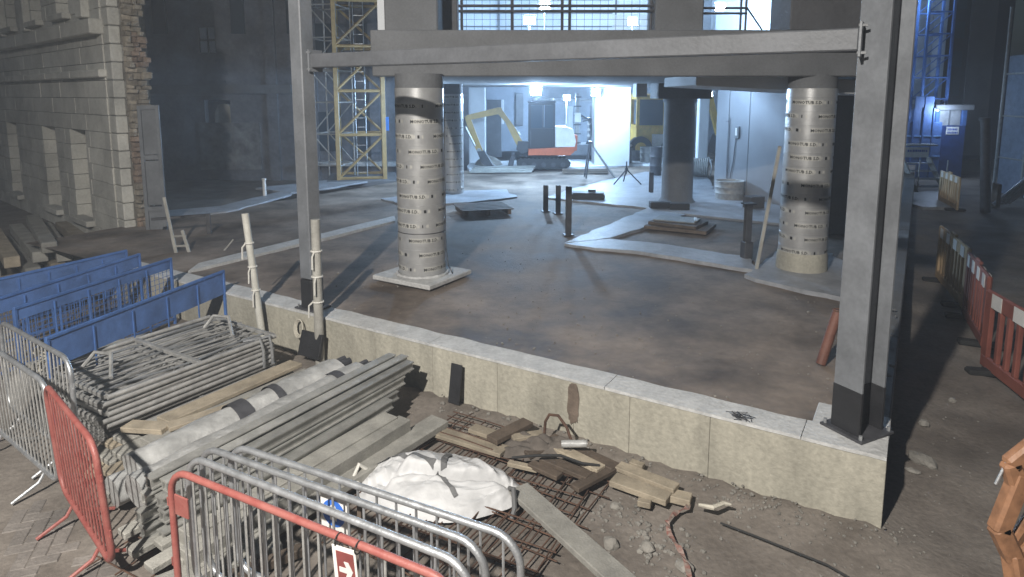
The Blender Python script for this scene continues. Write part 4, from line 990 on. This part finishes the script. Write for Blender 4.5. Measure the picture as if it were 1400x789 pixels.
for k in range(4):
    o = MB().box((0, 0, 0), (.14, 2.2, .06), b=.006).obj('scaffold_board', timbergrey, loc=W(7.78 + k * .10, -1.35 + .05 * k, GZ + .18 + .07 * (k % 3)), rz=RW - .18); tag(o, 'pale scaffold board lying between the blue panels', 'board', 'boards between the blue panels')
for k in range(2):
    o = MB().cyl((0, -1.2, 0), (0, 1.2, 0), .05, n=12).obj('steel_tube', galvdull, loc=W(7.52 + k * .11, -1.4, GZ + .30), rz=RW - .12, smooth=True); tag(o, 'thick grey tube lying between the frames and the blue panel', 'tube', 'tubes by the blue panel')
m = MB()
for k in range(9):
    pts = [Vector((rnd.uniform(-.12, .12), rnd.uniform(-.15, .15), .02 + .05 * i)) + Vector((.04 * math.sin(i + k), .05 * math.cos(i * 1.3 + k), 0)) for i in range(7)]; m.tube(pts, .012, 5)
o = m.obj('cable_tangle', ropem, loc=W(8.05, -2.15, GZ + .25)); tag(o, 'tangle of pale cable beside the blue mesh panel', 'cable')

# long materials stack (lies across the yard, ends towards the wall)
def bar_obj(name, label, cat, u0, v0, z0, u1, v1, z1, build, mat, grp=None, smooth=False):
    a, b = W(u0, v0, z0), W(u1, v1, z1); d = b - a
    m = MB(); build(m, d.length); o = m.obj(name, mat, loc=a, smooth=smooth)
    o.rotation_euler = d.to_track_quat('Y', 'Z').to_euler(); return tag(o, label, cat, grp)
def channel(w_, h, t=.012):
    def f(m, L_): m.box((0, L_ / 2, h / 2 - t / 2), (w_, L_, t)); m.box((0, L_ / 2, -h / 2 + t / 2), (w_, L_, t)); m.box((-w_ * .25, L_ / 2, 0), (t, L_ - .002, h - 2 * t)); m.box((w_ * .25, L_ / 2, 0), (t, L_ - .004, h - 2 * t))
    return f
def board(w_, h): return lambda m, L_: m.box((0, L_ / 2, 0), (w_, L_, h), b=.006)
def pipe(r): return lambda m, L_: m.cyl((0, 0, 0), (0, L_, 0), r, n=16)
# boards between frames and rolls
for i, (u, z, v0, v1, w_, mt) in enumerate([(6.05, -.50, -2.75, -.55, .2, timbergrey), (5.82, -.50, -2.9, -.6, .2, timber), (5.60, -.50, -2.8, -.5, .2, timbergrey), (5.38, -.50, -2.95, -.7, .2, timbergrey), (6.0, -.445, -2.6, -.7, .2, timber), (5.76, -.44, -2.75, -.62, .2, timbergrey), (5.52, -.44, -2.85, -.8, .2, timber), (5.9, -.385, -2.55, -.75, .2, timbergrey), (5.66, -.38, -2.7, -.66, .2, timbergrey), (5.42, -.385, -2.6, -.9, .18, timber), (5.80, -.325, -2.2, -.62, .2, timber), (5.55, -.325, -2.5, -.72, .2, timbergrey)]):
    bar_obj('scaffold_board', ('weathered board in the bottom layer of the low pile beside the wrapped rolls' if z < -.48 else 'weathered board in the second layer of the low pile beside the wrapped rolls' if z < -.42 else 'weathered board in the third layer of the low pile beside the wrapped rolls' if z < -.35 else 'weathered board in the top layer of the low pile beside the wrapped rolls'), 'board', u, v0, z, u + rnd.uniform(-.08, .05), v1, z + rnd.uniform(-.01, .01), board(w_, .045), mt, 'boards in the low pile')
bar_obj('plank', 'loose thin plank lying askew on top of the low board pile', 'plank', 5.55, -2.3, -.27, 5.05, -.75, -.24, board(.14, .04), timber)
bar_obj('plank', 'short pale offcut lying across the low board pile', 'plank', 5.95, -2.45, -.30, 5.55, -2.30, -.28, board(.16, .05), timber)
# wrapped rolls
def roll(label, u0, v0, z0, u1, v1, z1, r, seed, bands):
    a, b = W(u0, v0, z0), W(u1, v1, z1); d = b - a; p = thing('wrapped_roll', label, 'roll', a); p.rotation_euler = d.to_track_quat('Y', 'Z').to_euler(); L_ = d.length
    m = MB(); n, k_ = 34, 24; vs = []
    for i in range(n + 1):
        y = L_ * i / n
        for k in range(k_):
            t = 2 * math.pi * k / k_; q = r * (1 + .16 * noise.noise((math.cos(t) * 1.6 + seed, y * 2.4, math.sin(t) * 1.6)) + .07 * noise.noise((math.cos(t) * 4, y * 9 + seed, math.sin(t) * 4)))
            vs.append((q * math.cos(t) * 1.15, y, q * math.sin(t) * .85))
    fs = [(i * k_ + k, i * k_ + (k + 1) % k_, (i + 1) * k_ + (k + 1) % k_, (i + 1) * k_ + k) for i in range(n) for k in range(k_)] + [tuple(range(k_))[::-1], tuple(n * k_ + k for k in range(k_))]
    m.add(vs, fs); m.obj('wrapping', poly, p, smooth=True)
    for y0, y1 in bands: MB().lathe([(r * 1.22, y0), (r * 1.22, y1)], 24, Matrix.Rotation(R(-90), 4, 'X') @ Matrix.Scale(.80, 4, (0, 1, 0))).obj('dark_band', steeldark, p, smooth=True)
    m = MB()
    for k in range(6): t = k * 1.05; m.cyl((r * .55 * math.cos(t), L_ - .02, r * .45 * math.sin(t)), (r * .55 * math.cos(t), L_ + .14, r * .45 * math.sin(t)), r * .26, n=8)
    m.obj('tube_ends', steeldark, p)
roll('polythene wrapped roll with dark bands lying next to the boards', 5.12, -2.85, -.26, 4.92, -.85, -.12, .15, 3, [(.85, 1.0), (1.25, 1.33)])
roll('longer dusty polythene roll alongside the metal channels', 4.80, -3.0, -.26, 4.70, -.75, -.14, .14, 8, [(1.9, 2.0)])
roll('crumpled polythene roll low under the wrapped ones', 5.25, -2.95, -.44, 5.05, -1.3, -.42, .13, 12, [])
# metal channels and beams
ch = [(4.56, -.06, -3.0, -.40), (4.45, -.075, -2.95, -.33), (4.34, -.10, -2.95, -.37), (4.55, -.16, -3.05, -.45), (4.44, -.175, -3.0, -.42), (4.33, -.2, -2.9, -.5), (4.54, -.27, -3.1, -.42), (4.42, -.28, -3.0, -.5), (4.30, -.30, -2.9, -.62), (4.20, -.29, -2.8, -.78), (4.5, -.38, -3.1, -.6), (4.36, -.39, -3.05, -.75), (4.24, -.40, -2.95, -.95)]
for i, (u, z, v0, v1) in enumerate(ch):
    bar_obj('metal_channel', ('dusty aluminium channel in the top row of the long metal pile' if z > -.12 else 'dusty aluminium channel in the second row of the long metal pile' if z > -.22 else 'dusty aluminium channel in the third row of the long metal pile' if z > -.33 else 'dusty aluminium channel in the bottom row of the long metal pile'), 'channel', u + .04, v0, z - .06, u, v1 + (rnd.uniform(-.16, .04) if i > 2 else 0), z, channel(.10, .085), alu, 'channels in the metal pile')
bar_obj('timber_beam', 'wide grey beam lying between the channels and the lower beam', 'beam', 4.18, -3.0, -.42, 4.05, -1.0, -.36, board(.18, .12), timbergrey)
bar_obj('timber_beam', 'grey square beam with a dark side below the channels', 'beam', 4.02, -3.1, -.46, 3.92, -.95, -.40, board(.15, .16), timbergrey)
bar_obj('timber_beam', 'lowest grey plank pair lying beside the white bag', 'beam', 3.98, -3.35, -.53, 3.76, -.62, -.46, board(.22, .07), timbergrey)
bar_obj('timber_beam', 'dark wet plank under the lowest grey plank', 'beam', 4.02, -3.4, -.585, 3.80, -.68, -.53, board(.2, .06), timberdark)
bar_obj('timber_beam', 'dark bearer under the long metal pile by the wall', 'beam', 4.9, -.95, -.52, 3.75, -.98, -.56, board(.1, .1), timberdark)
bar_obj('timber_beam', 'dark bearer under the long metal pile by the barriers', 'beam', 5.3, -2.6, -.54, 3.9, -2.62, -.56, board(.1, .1), timberdark)
for k in range(7):
    bar_obj('plank', 'grimy board in the pile behind the red arrow barrier', 'plank', 4.75 - k * .13, -3.15 + rnd.uniform(-.1, .1), -.50 + .03 * (k % 2), 4.65 - k * .12, -2.2, -.47 + .03 * (k % 2), board(.12, .05), timbergrey, 'boards behind the red barrier')
bar_obj('plank', 'pale wide plank lying on the paving by the red barrier foot', 'plank', 4.25, -3.75, -.55, 3.75, -2.55, -.53, board(.2, .05), timbergrey)
bar_obj('plank', 'dark narrow plank lying beside the pale wide plank', 'plank', 4.12, -3.8, -.56, 3.55, -2.5, -.56, board(.08, .07), timberdark)
# black board against wall
o = MB().box((0, 0, .21), (.14, .02, .42), rx=R(-9), b=.003).obj('black_board', steelblack, loc=W(3.96, -.10, GZ + .06), rz=RW); tag(o, 'small black board leaning against the beige wall', 'board')
o = MB().box((0, 0, .16), (.36, .05, .3), rx=R(-16), b=.004).obj('black_sheet', steelblack, loc=W(6.1, -.16, GZ + .12), rz=RW); tag(o, 'black sheet offcut against the wall behind the frames', 'sheet')

# taped sticks
def stick(label, top, base_uv, r, seed):
    b = W(*base_uv, GZ); t = top; p = thing('pole', label, 'pole', b, 0, 'taped poles at the wall'); d = t - b
    MB().cyl((0, 0, 0), d, r * 1.02, r, n=14).obj('shaft', timbergrey if seed else pm('white pole', (.48, .47, .42), .7, var=.15), p, smooth=True)
    rr = random.Random(seed)
    for k in range(3):
        q = d * (.45 + .17 * k); MB().tube(arc(q, r * 1.12, 0, 6.283, (1, 0, 0), (0, 1, 0), 12), .012, 5).obj('tape', pale, p)
        a0 = rr.uniform(3, 5); m = MB(); m.tube([q + Vector((r * math.cos(a0), r * math.sin(a0), 0)), q + Vector((r * 2 * math.cos(a0), r * 2 * math.sin(a0), -.05)), q + Vector((r * 2.1 * math.cos(a0), r * 2.2 * math.sin(a0), -.2))], .011, 5); m.obj('tape_end', pale, p)
stick('white taped pole propped against the wall beyond the steel post', at(335, 292, W(7.1, -.1).y), (7.02, -.14), .045, 0)
stick('thicker grey pole with a hanging coil in front of the steel post', at(431, 300, W(6.1, -.08).y), (6.0, -.12), .055, 1)
m = MB()
for k in range(3): m.tube(arc((0, .0 - .012 * k, 0), .09 + .012 * k, 0, 6.283, (.7, 0, 0), (0, .15, 1), 18), .009, 5, True)
o = m.obj('rope_coil', ropem, loc=W(6.42, -.05, -.20), rz=RW, smooth=True); tag(o, 'pale rope coil hanging on the beige wall', 'rope')

# ------------------------------------------------------------------ mesh reinforcement, bag, boards, stones
def rebar(label, u0, u1, v0, v1, su, sv, z, rz=0):
    p = thing('rebar_mesh', label, 'rebar mesh', W((u0 + u1) / 2, (v0 + v1) / 2, z), RW + rz); hu, hv = (u1 - u0) / 2, (v1 - v0) / 2
    n = int((u1 - u0) / su)
    for i in range(n + 1):
        x = -hu + 2 * hu * i / n + rnd.uniform(-.012, .012); MB().tube([(x, -hv + rnd.uniform(-.1, .05), .004), (x + .008, 0, .012 + rnd.uniform(0, .015)), (x, hv + rnd.uniform(-.05, .1), .006)], .0065, 5).obj('bar', rust, p)
    n = int((v1 - v0) / sv)
    for i in range(n + 1):
        y = -hv + 2 * hv * i / n; MB().tube([(-hu - .05, y, .018), (0, y + .006, .024), (hu + rnd.uniform(0, .12), y, .02)], .0065, 5).obj('bar', rust, p)
    return p
rebar('rusty rebar mesh sheet on the mud under the white bag', 2.0, 3.7, -2.3, -.55, .10, .20, GZ + .02)
rebar('second rusty rebar sheet skewed on top beside the broken pallet', 2.05, 3.2, -1.9, -.5, .2, .2, GZ + .05, .10)
rebar('rusty rebar mesh sheet poking out beside the red barrier', 4.0, 4.75, -3.3, -2.5, .2, .2, GZ + .015, .05)
rebar('rusty rebar offcut sheet lying by the wall behind the bag', 3.1, 3.75, -.75, -.35, .1, .1, GZ + .09)
# bulk bag
bagp = thing('bulk_bag', 'crumpled white bulk bag with grey straps lying on the rebar', 'bag', (-.62, 5.12, GZ + .03), R(-8))
nu, nv = 150, 90; vs = []
def bagpt(s, t):                           # s around, t 0..1 centre to rim
    x, y = math.cos(s), math.sin(s)
    rx_, ry_ = .70 * (1 + .06 * noise.noise((x * 2, y * 2, 3))), .43 * (1 + .08 * noise.noise((x * 2, y * 2, 6)))
    X, Y = x * rx_ * t, y * ry_ * t
    h = .265 * (1 - t ** 2.8) * (.86 + .2 * noise.noise((X * 1.6 + 4, Y * 1.6, 0)))
    if Y < -.07: h *= 1 - .3 * min(1, (-.07 - Y) / .1)
    h -= .16 * math.exp(-((Y + .07 - .10 * X + .02 * math.sin(X * 9)) / .035) ** 2) * (1 - t ** 6) * (.5 + .5 * min(1, max(0, X * 3 + .5)))           # valley between two lobes
    h -= .05 * math.exp(-((X + .33 - .5 * Y) / .04) ** 2) * (1 - t ** 3) * (1 if Y < .1 else .3)
    f = abs(noise.noise((X * 2.1 + 1.6 * Y, Y * 3.4 - X * 1.2, 1))); h += (.03 - .10 * min(f, .35)) * (1 - t ** 8)
    for qx, qy, kk, am in ((.64, -.05, 15, .020), (-.60, .06, 13, .018), (.05, .46, 9, .014)):
        an = math.atan2(Y - qy, X - qx); ds = math.hypot(X - qx, Y - qy)
        h += am * (1 - abs(math.sin(an * kk * .5 + 2.5 * noise.noise((an * 2, ds * 1.5, 7)))) * 2) * math.exp(-ds * 2.0) * min(1, ds * 5) * (1 - t ** 8)
    f2 = abs(noise.noise((X * 8 - 6 * Y, Y * 9, 4))); h += (.005 - .022 * min(f2, .3))
    return Vector((X, Y, max(h, -.02 + .03 * (1 - t))))
for j in range(nv + 1):
    t = (j / nv) ** .85
    for i in range(nu): vs.append(bagpt(2 * math.pi * i / nu, t))
fs = [(j * nu + i, (j + 1) * nu + i, (j + 1) * nu + (i + 1) % nu, j * nu + (i + 1) % nu) for j in range(nv) for i in range(nu)]
MB().add(vs, fs).obj('bag_body', bagm, bagp, smooth=True)
def strap(pts, w_=.05):
    vs = []; n = len(pts)
    for i, (x, y) in enumerate(pts):
        dx, dy = pts[min(i + 1, n - 1)][0] - pts[max(i - 1, 0)][0], pts[min(i + 1, n - 1)][1] - pts[max(i - 1, 0)][1]; l = math.hypot(dx, dy); nx_, ny_ = -dy / l * w_ / 2, dx / l * w_ / 2
        for sg in (-1, 1):
            X, Y = x + sg * nx_, y + sg * ny_; s = math.atan2(Y / .43, X / .70); t = min(1, math.hypot(X / .70, Y / .43)); q = bagpt(s, t); vs.append((X, Y, q.z + .012))
    return MB().add(vs, [(2 * i, 2 * i + 1, 2 * i + 3, 2 * i + 2) for i in range(n - 1)])
strap([(-.02 + .10 * t + .02 * math.sin(t * 5), .40 - .44 * t) for t in lin(0, 1, 24)]).obj('strap', strapm, bagp)
strap([(-.62 + .6 * t, .10 - .13 * t + .05 * math.sin(t * 3)) for t in lin(0, 1, 24)], .045).obj('strap', strapm, bagp)
strap([(.0 + .22 * t, -.06 - .22 * t) for t in lin(0, 1, 16)], .04).obj('strap', strapm, bagp)
m = MB(); m.tube([(.62, -.10, .12), (.66, -.16, .16), (.68, -.24, .05), (.66, -.30, -.02)], .02, 6); m.obj('lifting_loop', strapm, bagp)
m = MB(); m.tube([(-.62, .02, .10), (-.68, -.02, .17), (-.70, -.1, .10), (-.63, -.14, .05)], .018, 6); m.obj('lifting_loop', pale, bagp)

# boards by the wall
def flat(name, label, cat, px0, px1, w_, h, z, mat, dz=0.0):
    a, b = g(*px0, z), g(*px1, z + dz); d = b - a; m = MB(); m.box((0, d.length / 2, 0), (w_, d.length, h), b=.005); o = m.obj(name, mat, loc=a); o.rotation_euler = d.to_track_quat('Y', 'Z').to_euler(); return tag(o, label, cat)
flat('plank', 'long pale plank slanting away from the white bag over the rebar', 'plank', (708, 668), (862, 806), .19, .05, GZ + .09, timbergrey)
flat('plank', 'brown board lying behind the white bag towards the wall', 'plank', (582, 585), (690, 618), .17, .04, GZ + .09, timber)
flat('plank', 'short pale board lying on the soil by the wall', 'plank', (645, 585), (690, 600), .13, .04, GZ + .15, timber)
flat('plank', 'dark board lying crosswise behind the bag', 'plank', (672, 602), (722, 577), .14, .05, GZ + .16, timberdark)
flat('plank', 'split brown board end sticking from the tarp', 'plank', (700, 600), (742, 594), .10, .05, GZ + .14, timber)
flat('plank', 'small pale stake lying at the edge of the rebar', 'plank', (695, 633), (735, 642), .06, .04, GZ + .09, timber)
pf = thing('broken_pallet', 'broken wooden pallet of brown and pale boards beside the wall', 'pallet', g(785, 632, GZ + .10), 0)
for px0, px1, w_, mt, dz in [((752, 598), (842, 640), .13, timberdark, .03), ((762, 612), (822, 642), .12, timber, .045), ((742, 626), (806, 652), .12, timberdark, .03), ((785, 668), (845, 636), .10, timberdark, .02), ((720, 622), (770, 606), .10, timberdark, .015), ((725, 634), (765, 652), .09, timberdark, .02)]:
    a, b = g(*px0, GZ + .09 + dz), g(*px1, GZ + .09 + dz); d = b - a; o = MB().box((0, d.length / 2, 0), (w_, d.length, .04), b=.005).obj('board', mt, pf, loc=a - pf.location); o.rotation_euler = d.to_track_quat('Y', 'Z').to_euler()
flat('plank', 'pale plank lying along the foot of the wall', 'plank', (838, 655), (915, 682), .16, .05, GZ + .09, timber)
flat('plank', 'long narrow pale plank against the wall foot', 'plank', (845, 637), (925, 668), .12, .04, GZ + .12, timber)
flat('plank', 'short pale plank end beside the red and white tape', 'plank', (912, 676), (945, 684), .12, .06, GZ + .07, timber)
flat('offcut', 'tiny pale timber offcut on the mud', 'offcut', (872, 686), (890, 690), .06, .05, GZ + .06, timber)
flat('offcut', 'small pale timber offcut against the wall face', 'offcut', (862, 632), (880, 638), .07, .04, GZ + .10, timber)
# dark tarp / cloth heap with sleeve
tp_ = thing('tarp', 'crumpled dark brown tarp heaped by the broken pallet', 'tarp', g(742, 618, GZ + .05), R(-20))
vs = []; n = 40
for j in range(n + 1):
    for i in range(n + 1):
        X, Y = -.42 + .84 * i / n, -.2 + .4 * j / n; e = max(0, 1 - (X / .42) ** 4) * max(0, 1 - (Y / .2) ** 2); h = .16 * e * (.6 + .8 * abs(noise.noise((X * 6 + 3 * Y, Y * 10, 2)))) + .02 * noise.noise((X * 14, Y * 14, 1)); vs.append((X * (1 + .1 * noise.noise((Y * 5, 0, 0))), Y + .06 * noise.noise((X * 4, 1, 0)), h))
MB().add(vs, [(j * (n + 1) + i, j * (n + 1) + i + 1, (j + 1) * (n + 1) + i + 1, (j + 1) * (n + 1) + i) for j in range(n) for i in range(n)]).obj('cloth', pm('brown cloth', (.10, .085, .072), .9, var=.3, scale=8), tp_, smooth=True)
o = MB().cyl((0, 0, 0), (.22, -.03, .02), .033, n=14).cyl((.215, -.03, .02), (.225, -.031, .02), .022, n=12).obj('pipe_offcut', poly, loc=g(768, 607, GZ + .22), smooth=True); tag(o, 'short white pipe offcut lying on the tarp', 'pipe')
m = MB(); m.tube([(0, 0, 0), (.0, .02, .16), (.03, .04, .23), (.12, .05, .24), (.22, .03, .16), (.30, .0, .02), (.36, -.02, -.02)], .014, 7); o = m.obj('hose_loop', rust, loc=g(744, 600, GZ + .12), rz=RW, smooth=True); tag(o, 'brown hose looping up against the beige wall', 'hose')
m = MB(); m.tube([(0, 0, 0), (.2, -.05, .05), (.42, -.03, .04), (.6, -.12, .02), (.75, -.12, .0)], .012, 6); o = m.obj('cable', rubber, loc=g(700, 626, GZ + .16), rz=0, smooth=True); tag(o, 'black cable trailing over the tarp to the wall', 'cable')
# red and white tape on the mud
def ribbon(pts, w_):
    vs = []; n = len(pts)
    for i, q in enumerate(pts):
        d = (Vector(pts[min(i + 1, n - 1)]) - Vector(pts[max(i - 1, 0)])); s = Vector((-d.y, d.x, 0)).normalized() * w_ / 2; s.z = .012 * math.sin(i * 1.3); vs += [tuple(Vector(q) - s), tuple(Vector(q) + s)]
    return vs
for nm, mt, lab, pxs in (('barrier_tape', pm('red white tape', (.42, .36, .31), .7, var=.3, scale=22, c2=(.22, .08, .06), bump=0), 'twisted red and white tape trailing over the mud', [(945, 678), (940, 694), (925, 700), (912, 712), (915, 730), (928, 748), (938, 768), (945, 800)]),):
    base = g(*pxs[0], GZ); cp = [g(x, y, GZ + .045 + .02 * (i % 2)) - base for i, (x, y) in enumerate(pxs)]; pts = []
    for i in range(len(cp) - 1):
        for k in range(4): pts.append(cp[i].lerp(cp[i + 1], k / 4))
    vs = ribbon(pts, .035); o = MB().add(vs, [(2 * i, 2 * i + 1, 2 * i + 3, 2 * i + 2) for i in range(len(pts) - 1)]).obj('barrier_tape', mt, loc=base); tag(o, lab, 'tape')
o = MB().tube([g(x, y, GZ + .03) - g(985, 715, GZ) for x, y in ((985, 715), (1030, 732), (1080, 752), (1130, 772), (1170, 795))], .008, 5).obj('bare_cable', rubber, loc=g(985, 715, GZ)); tag(o, 'thin dark cable lying on the mud before the wall end', 'cable')
m = MB()
for k in range(14): m.tube([(rnd.uniform(-.02, .02), -.02, .012), (rnd.uniform(-.1, .1), rnd.uniform(-.06, .06), .02 + rnd.uniform(0, .02)), (rnd.uniform(-.14, .14), rnd.uniform(-.08, .1), .01)], .003, 4)
o = m.obj('tie_wire_bundle', steeldark, loc=g(1012, 571, .0), rz=RW); tag(o, 'bundle of dark tie wire on the wall capping', 'wire')
o = MB().tube([g(x, y, GZ + .12) - g(912, 690, GZ) for x, y in ((955, 690), (975, 694), (990, 688), (1000, 690))], [.012, .02, .018, .008], 6).obj('straw_bundle', ropem, loc=g(912, 690, GZ)); tag(o, 'frayed pale sacking strip on the soil by the wall', 'sacking')
# red-brown pipe by the right post
b = W(.66, 1.7, -.02); t = at(1146, 424, W(.66, 1.76).y)
p = thing('rusty_pipe', 'red-brown pipe leaning beside the corner post', 'pipe', b); MB().cyl((0, 0, 0), t - b, .05, n=16).obj('pipe_wall', pm('red oxide pipe', (.13, .055, .038), .6, var=.25, scale=6), p, smooth=True); MB().tube(arc(t - b, .052, 0, 6.283, (1, 0, 0), (0, 1, 0), 16), .008, 5).obj('pipe_rim', rust, p)
# stones
def rock(r, seed, sub=2):
    import bmesh
    bm = bmesh.new(); bmesh.ops.create_icosphere(bm, subdivisions=sub, radius=r)
    for v in bm.verts: v.co *= 1 + .35 * noise.noise(v.co / r * 1.1 + Vector((seed, 0, 0))) + .12 * noise.noise(v.co / r * 3 + Vector((seed, 4, 0)))
    me = bpy.data.meshes.new('stone'); bm.to_mesh(me); bm.free(); me.materials.append(gravelm); return me
def stone_at(px, py, r, label, s=(1, .8, .6), grp=None):
    q = g(px, py, GZ); o = put('stone', rock(r, px), None, (q.x, q.y, gz(q.x, q.y) + r * s[2] * .55), rz=rnd.uniform(0, 3), scale=s); tag(o, label, 'stone', grp)
stone_at(1262, 632, .10, 'biggest pale stone on the mud right of the wall corner', (1.3, .8, .6))
stone_at(1263, 581, .065, 'pale round stone between the biggest stone and the barriers')
stone_at(1302, 543, .045, 'small pale stone near the red plastic barrier')
stone_at(1248, 645, .05, 'dark flat stone touching the biggest pale stone', (1.2, .7, .4))
stone_at(885, 748, .06, 'pale broken stone beside the twisted tape'); stone_at(935, 775, .07, 'large broken stone where the tape leaves the mud')
stone_at(835, 745, .06, 'brown clod beside the long slanting plank', (1, .8, .8)); stone_at(842, 692, .05, 'grey stone among gravel beyond the rebar')
bm_me = [rock(1, k * 9 + 1, 1) for k in range(5)]
m = MB()
def gravel(px, py, n, sp, r0, r1):
    for k in range(n):
        q = g(px, py, GZ) + Vector((rnd.gauss(0, sp), rnd.gauss(0, sp), 0)); r = rnd.uniform(r0, r1); me = bm_me[k % 5]
        d = q - C0
        if d.dot(VV) > -.02 and d.dot(UU) > -.02: continue
        M = Matrix.Translation((q.x, q.y, gz(q.x, q.y) + r * .3)) @ Matrix.Rotation(rnd.uniform(0, 6), 4, 'Z') @ Matrix.Diagonal((r, r * .8, r * .6, 1)); m.add([v.co for v in me.vertices], [tuple(f.vertices) for f in me.polygons], M)
gravel(900, 745, 90, .16, .008, .03); gravel(850, 700, 60, .15, .006, .025); gravel(1100, 760, 90, .4, .005, .018); gravel(1290, 690, 50, .5, .004, .014); gravel(1260, 580, 40, .45, .004, .013); gravel(1010, 690, 60, .2, .006, .02); gravel(760, 740, 60, .5, .004, .014); gravel(25, 570, 30, .25, .006, .02); gravel(640, 560, 60, .25, .008, .03)
for px_, py_ in ((720, 590), (800, 612), (870, 640), (940, 662), (1010, 684), (1080, 705), (1150, 722), (1220, 735)): gravel(px_, py_, 30, .12, .004, .02)
tag(m.obj('gravel', gravelm), 'loose gravel and crumbs scattered on the mud', kind='stuff')

m = MB()
for k in range(320):
    u, v = rnd.uniform(.5, 8), abs(rnd.gauss(0, 2.6)) + .35; r = rnd.uniform(.004, .016) * (1.5 if rnd.random() < .08 else 1); me = bm_me[k % 5]; q = W(u, v, sz(u, v))
    M = Matrix.Translation((q.x, q.y, q.z + r * .3)) @ Matrix.Rotation(rnd.uniform(0, 6), 4, 'Z') @ Matrix.Diagonal((r, r * .8, r * .6, 1)); m.add([c_.co for c_ in me.vertices], [tuple(f.vertices) for f in me.polygons], M)
tag(m.obj('mud_crumbs', gravelm), 'crumbs of mortar and mud scattered over the floor slab', kind='stuff')
# ------------------------------------------------------------------ haze volume added over the whole site to lift its blacks
hz = MB().box((0, 215, 7.8), (560, 640, 19.2)).mesh('haze')
hm_ = bpy.data.materials.new('added thin haze'); hm_.use_nodes = True; n_ = hm_.node_tree; n_.nodes.clear()
vo = n_.nodes.new('ShaderNodeVolumePrincipled'); ou = n_.nodes.new('ShaderNodeOutputMaterial'); n_.links.new(vo.outputs[0], ou.inputs['Volume'])
vo.inputs['Color'].default_value = (.86, .92, 1, 1); vo.inputs['Density'].default_value = .0062; vo.inputs['Anisotropy'].default_value = .2
hz.materials.append(hm_); tag(put('haze', hz), 'thin pale haze added over the floodlit site to lift its dark tones', kind='stuff')
